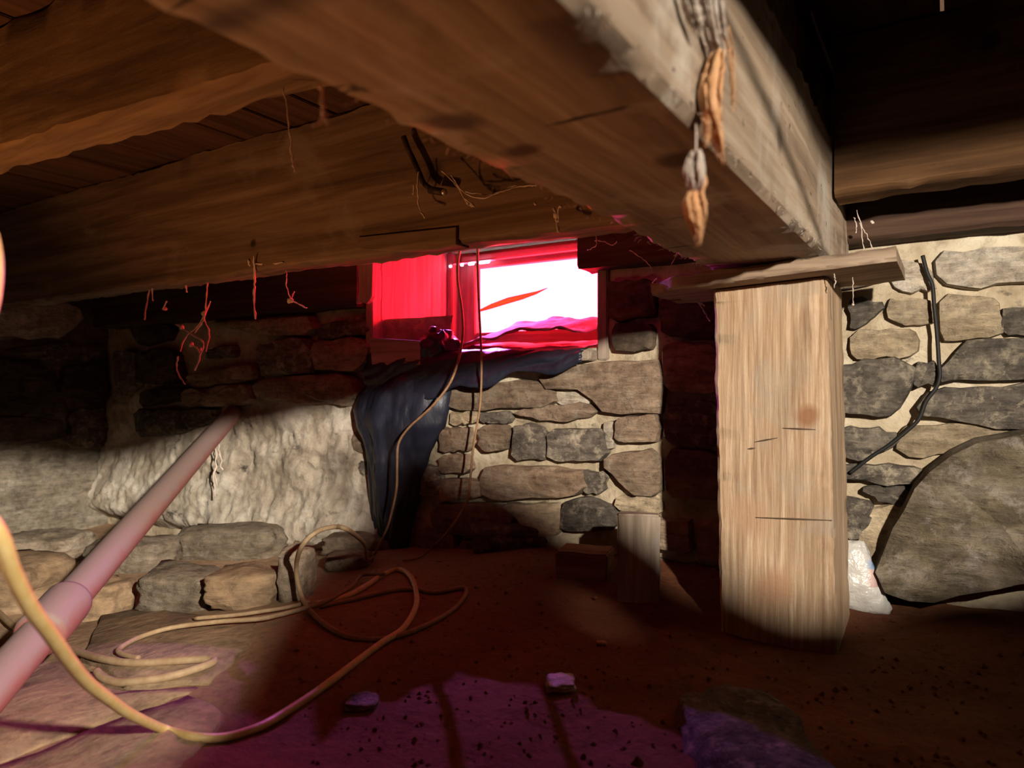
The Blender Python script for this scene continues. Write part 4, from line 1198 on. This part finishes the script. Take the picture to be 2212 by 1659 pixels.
web([[(905, 370), (902, 410), (905, 445), (918, 470)], [(893, 400), (892, 420)]], 1.04, 'thin cobweb trailing beneath the iron hook', .0014, 7)
web([[(1212, 445), (1203, 470), (1206, 500)], [(1198, 450), (1202, 468)], [(1208, 446), (1206, 480)]], 1.03, 'clotted cobweb dangling above the bright window', .0022, 8, ((1203, 465, .006),))
web([[(1268, 495), (1285, 505), (1288, 530), (1270, 540)], [(1285, 520), (1305, 522), (1322, 530), (1332, 522)], [(1360, 540), (1390, 560), (1408, 580)], [(1440, 600), (1452, 570), (1462, 545)]], 1.47,
    'loose cobweb over the dark sill plate right of the window', .0012, 9)
web([[(1850, 455), (1862, 490), (1876, 515), (1888, 545)], [(1858, 480), (1864, 520), (1866, 548)], [(1845, 470), (1850, 490), (1848, 505)]], 1.40, 'wispy cobweb at the far end of the main beam above the cap plank', .0008, 10, ((1884, 480, .0035),))
web([[(1800, 585), (1804, 605), (1803, 622)], [(1842, 600), (1843, 640), (1842, 660)]], 1.22, 'short cobweb threads under the right end of the cap plank', .0007, 11, ((1842, 658, .002),))
web([[(1490, 640), (1510, 655), (1525, 680), (1535, 695)], [(1500, 645), (1522, 660)], [(1420, 600), (1408, 615), (1412, 632)]], 1.40, 'pink lit cobweb behind the left end of the cap plank', .0012, 12)

# ================================================================== out of frame to the right: unseen blockers added to shape the torch's shadows
PROF = [(8, -.66), (14, -.60), (18, -.57), (23.5, -.506), (26, -.45), (29, -.391), (33, -.335), (36.3, -.295), (37.8, -.215), (39.5, -.20), (41, -.22), (43.5, -.27), (45, -.36), (46.2, -.495), (47.5, -.505), (48.8, -.495), (49.8, -.41), (52.5, -.42), (55, -.455), (58, -.495), (60, -.505), (64, -.485), (67, -.465), (71, -.445), (75, -.43), (90, -.40), (110, -.40), (130, -.45)]
def prof(a):
    for (a0, s0_), (a1, s1_) in zip(PROF, PROF[1:]):
        if a0 <= a <= a1: return s0_ + (s1_ - s0_) * (a - a0) / (a1 - a0)
    return PROF[-1][1]
mb = MB(); vs = []; na = 100; D0 = .42
secs = [(-.17, 0.0), (-.10, .35), (-.045, .75), (-.012, .96), (0, 1.0), (.012, .96), (.04, .72), (.07, .35), (.10, 0.0)]
for i in range(na + 1):
    a = 8 + 122 * i / na; ca, sa = -math.cos(R(a)), math.sin(R(a))
    zc = TORCH.z + prof(a) * D0
    for k, (dr, hfr) in enumerate(secs):
        r_ = D0 + dr
        p = Vector((TORCH.x + ca * r_, TORCH.y + sa * r_, 0))
        zf = -.47
        p.z = zf + (zc - zf) * hfr
        if 0 < hfr < .96: 
            nn = noise.noise(p * 14) * .016 + noise.noise(p * 30) * .006
            p += Vector((ca, sa, 0)) * nn
        vs.append(p)
ns = len(secs)
fs = [(i * ns + k, i * ns + k + 1, (i + 1) * ns + k + 1, (i + 1) * ns + k) for i in range(na) for k in range(ns - 1)]
fs += [tuple(range(ns)), tuple(na * ns + k for k in range(ns)), ]
mb.add(vs, fs)
tag(mb.build('torch_blocker_bank', M['stdeep']), 'unseen bank added beside the viewer to shade the floor from the torch', 'bank')  # added bank, its crest shaped to cut off the torch light low down
a0, a1 = 42.5, 52.5
pA = Vector((TORCH.x - math.cos(R(a0)) * D0, math.sin(R(a0)) * D0, TORCH.z - .262 * D0 - .019)); pB = Vector((TORCH.x - math.cos(R(a1)) * D0, math.sin(R(a1)) * D0, TORCH.z - .43 * D0 - .019))
o = timber('blocker_batten', pA, pB, .05, .038, M['plank'], seg=12, amp=.001, edge=.001, seed=50, rnd=.004)  # added batten: torch light passing under it makes the small floor spot
tag(o, 'unseen batten added over the dip in the bank to shape the torch light', 'batten')

def on_shadow(px, py, k=.6):
    return TORCH + (on_x(px, py, -.168) - TORCH) * k
cw = curve([on_shadow(1545, -40), on_shadow(1560, 0), on_shadow(1620, 130), on_shadow(1680, 275), on_shadow(1740, 425), on_shadow(1790, 560)], 5)
mb = MB(); mb.tube(cw, .0045, 8)  # added wire, there only for the dark line it throws on the beam
tag(mb.build('shadow_wire', M['black'], None, origin=cw[0]), 'unseen wire added to cast a slanting shadow on the main beam', 'wire')
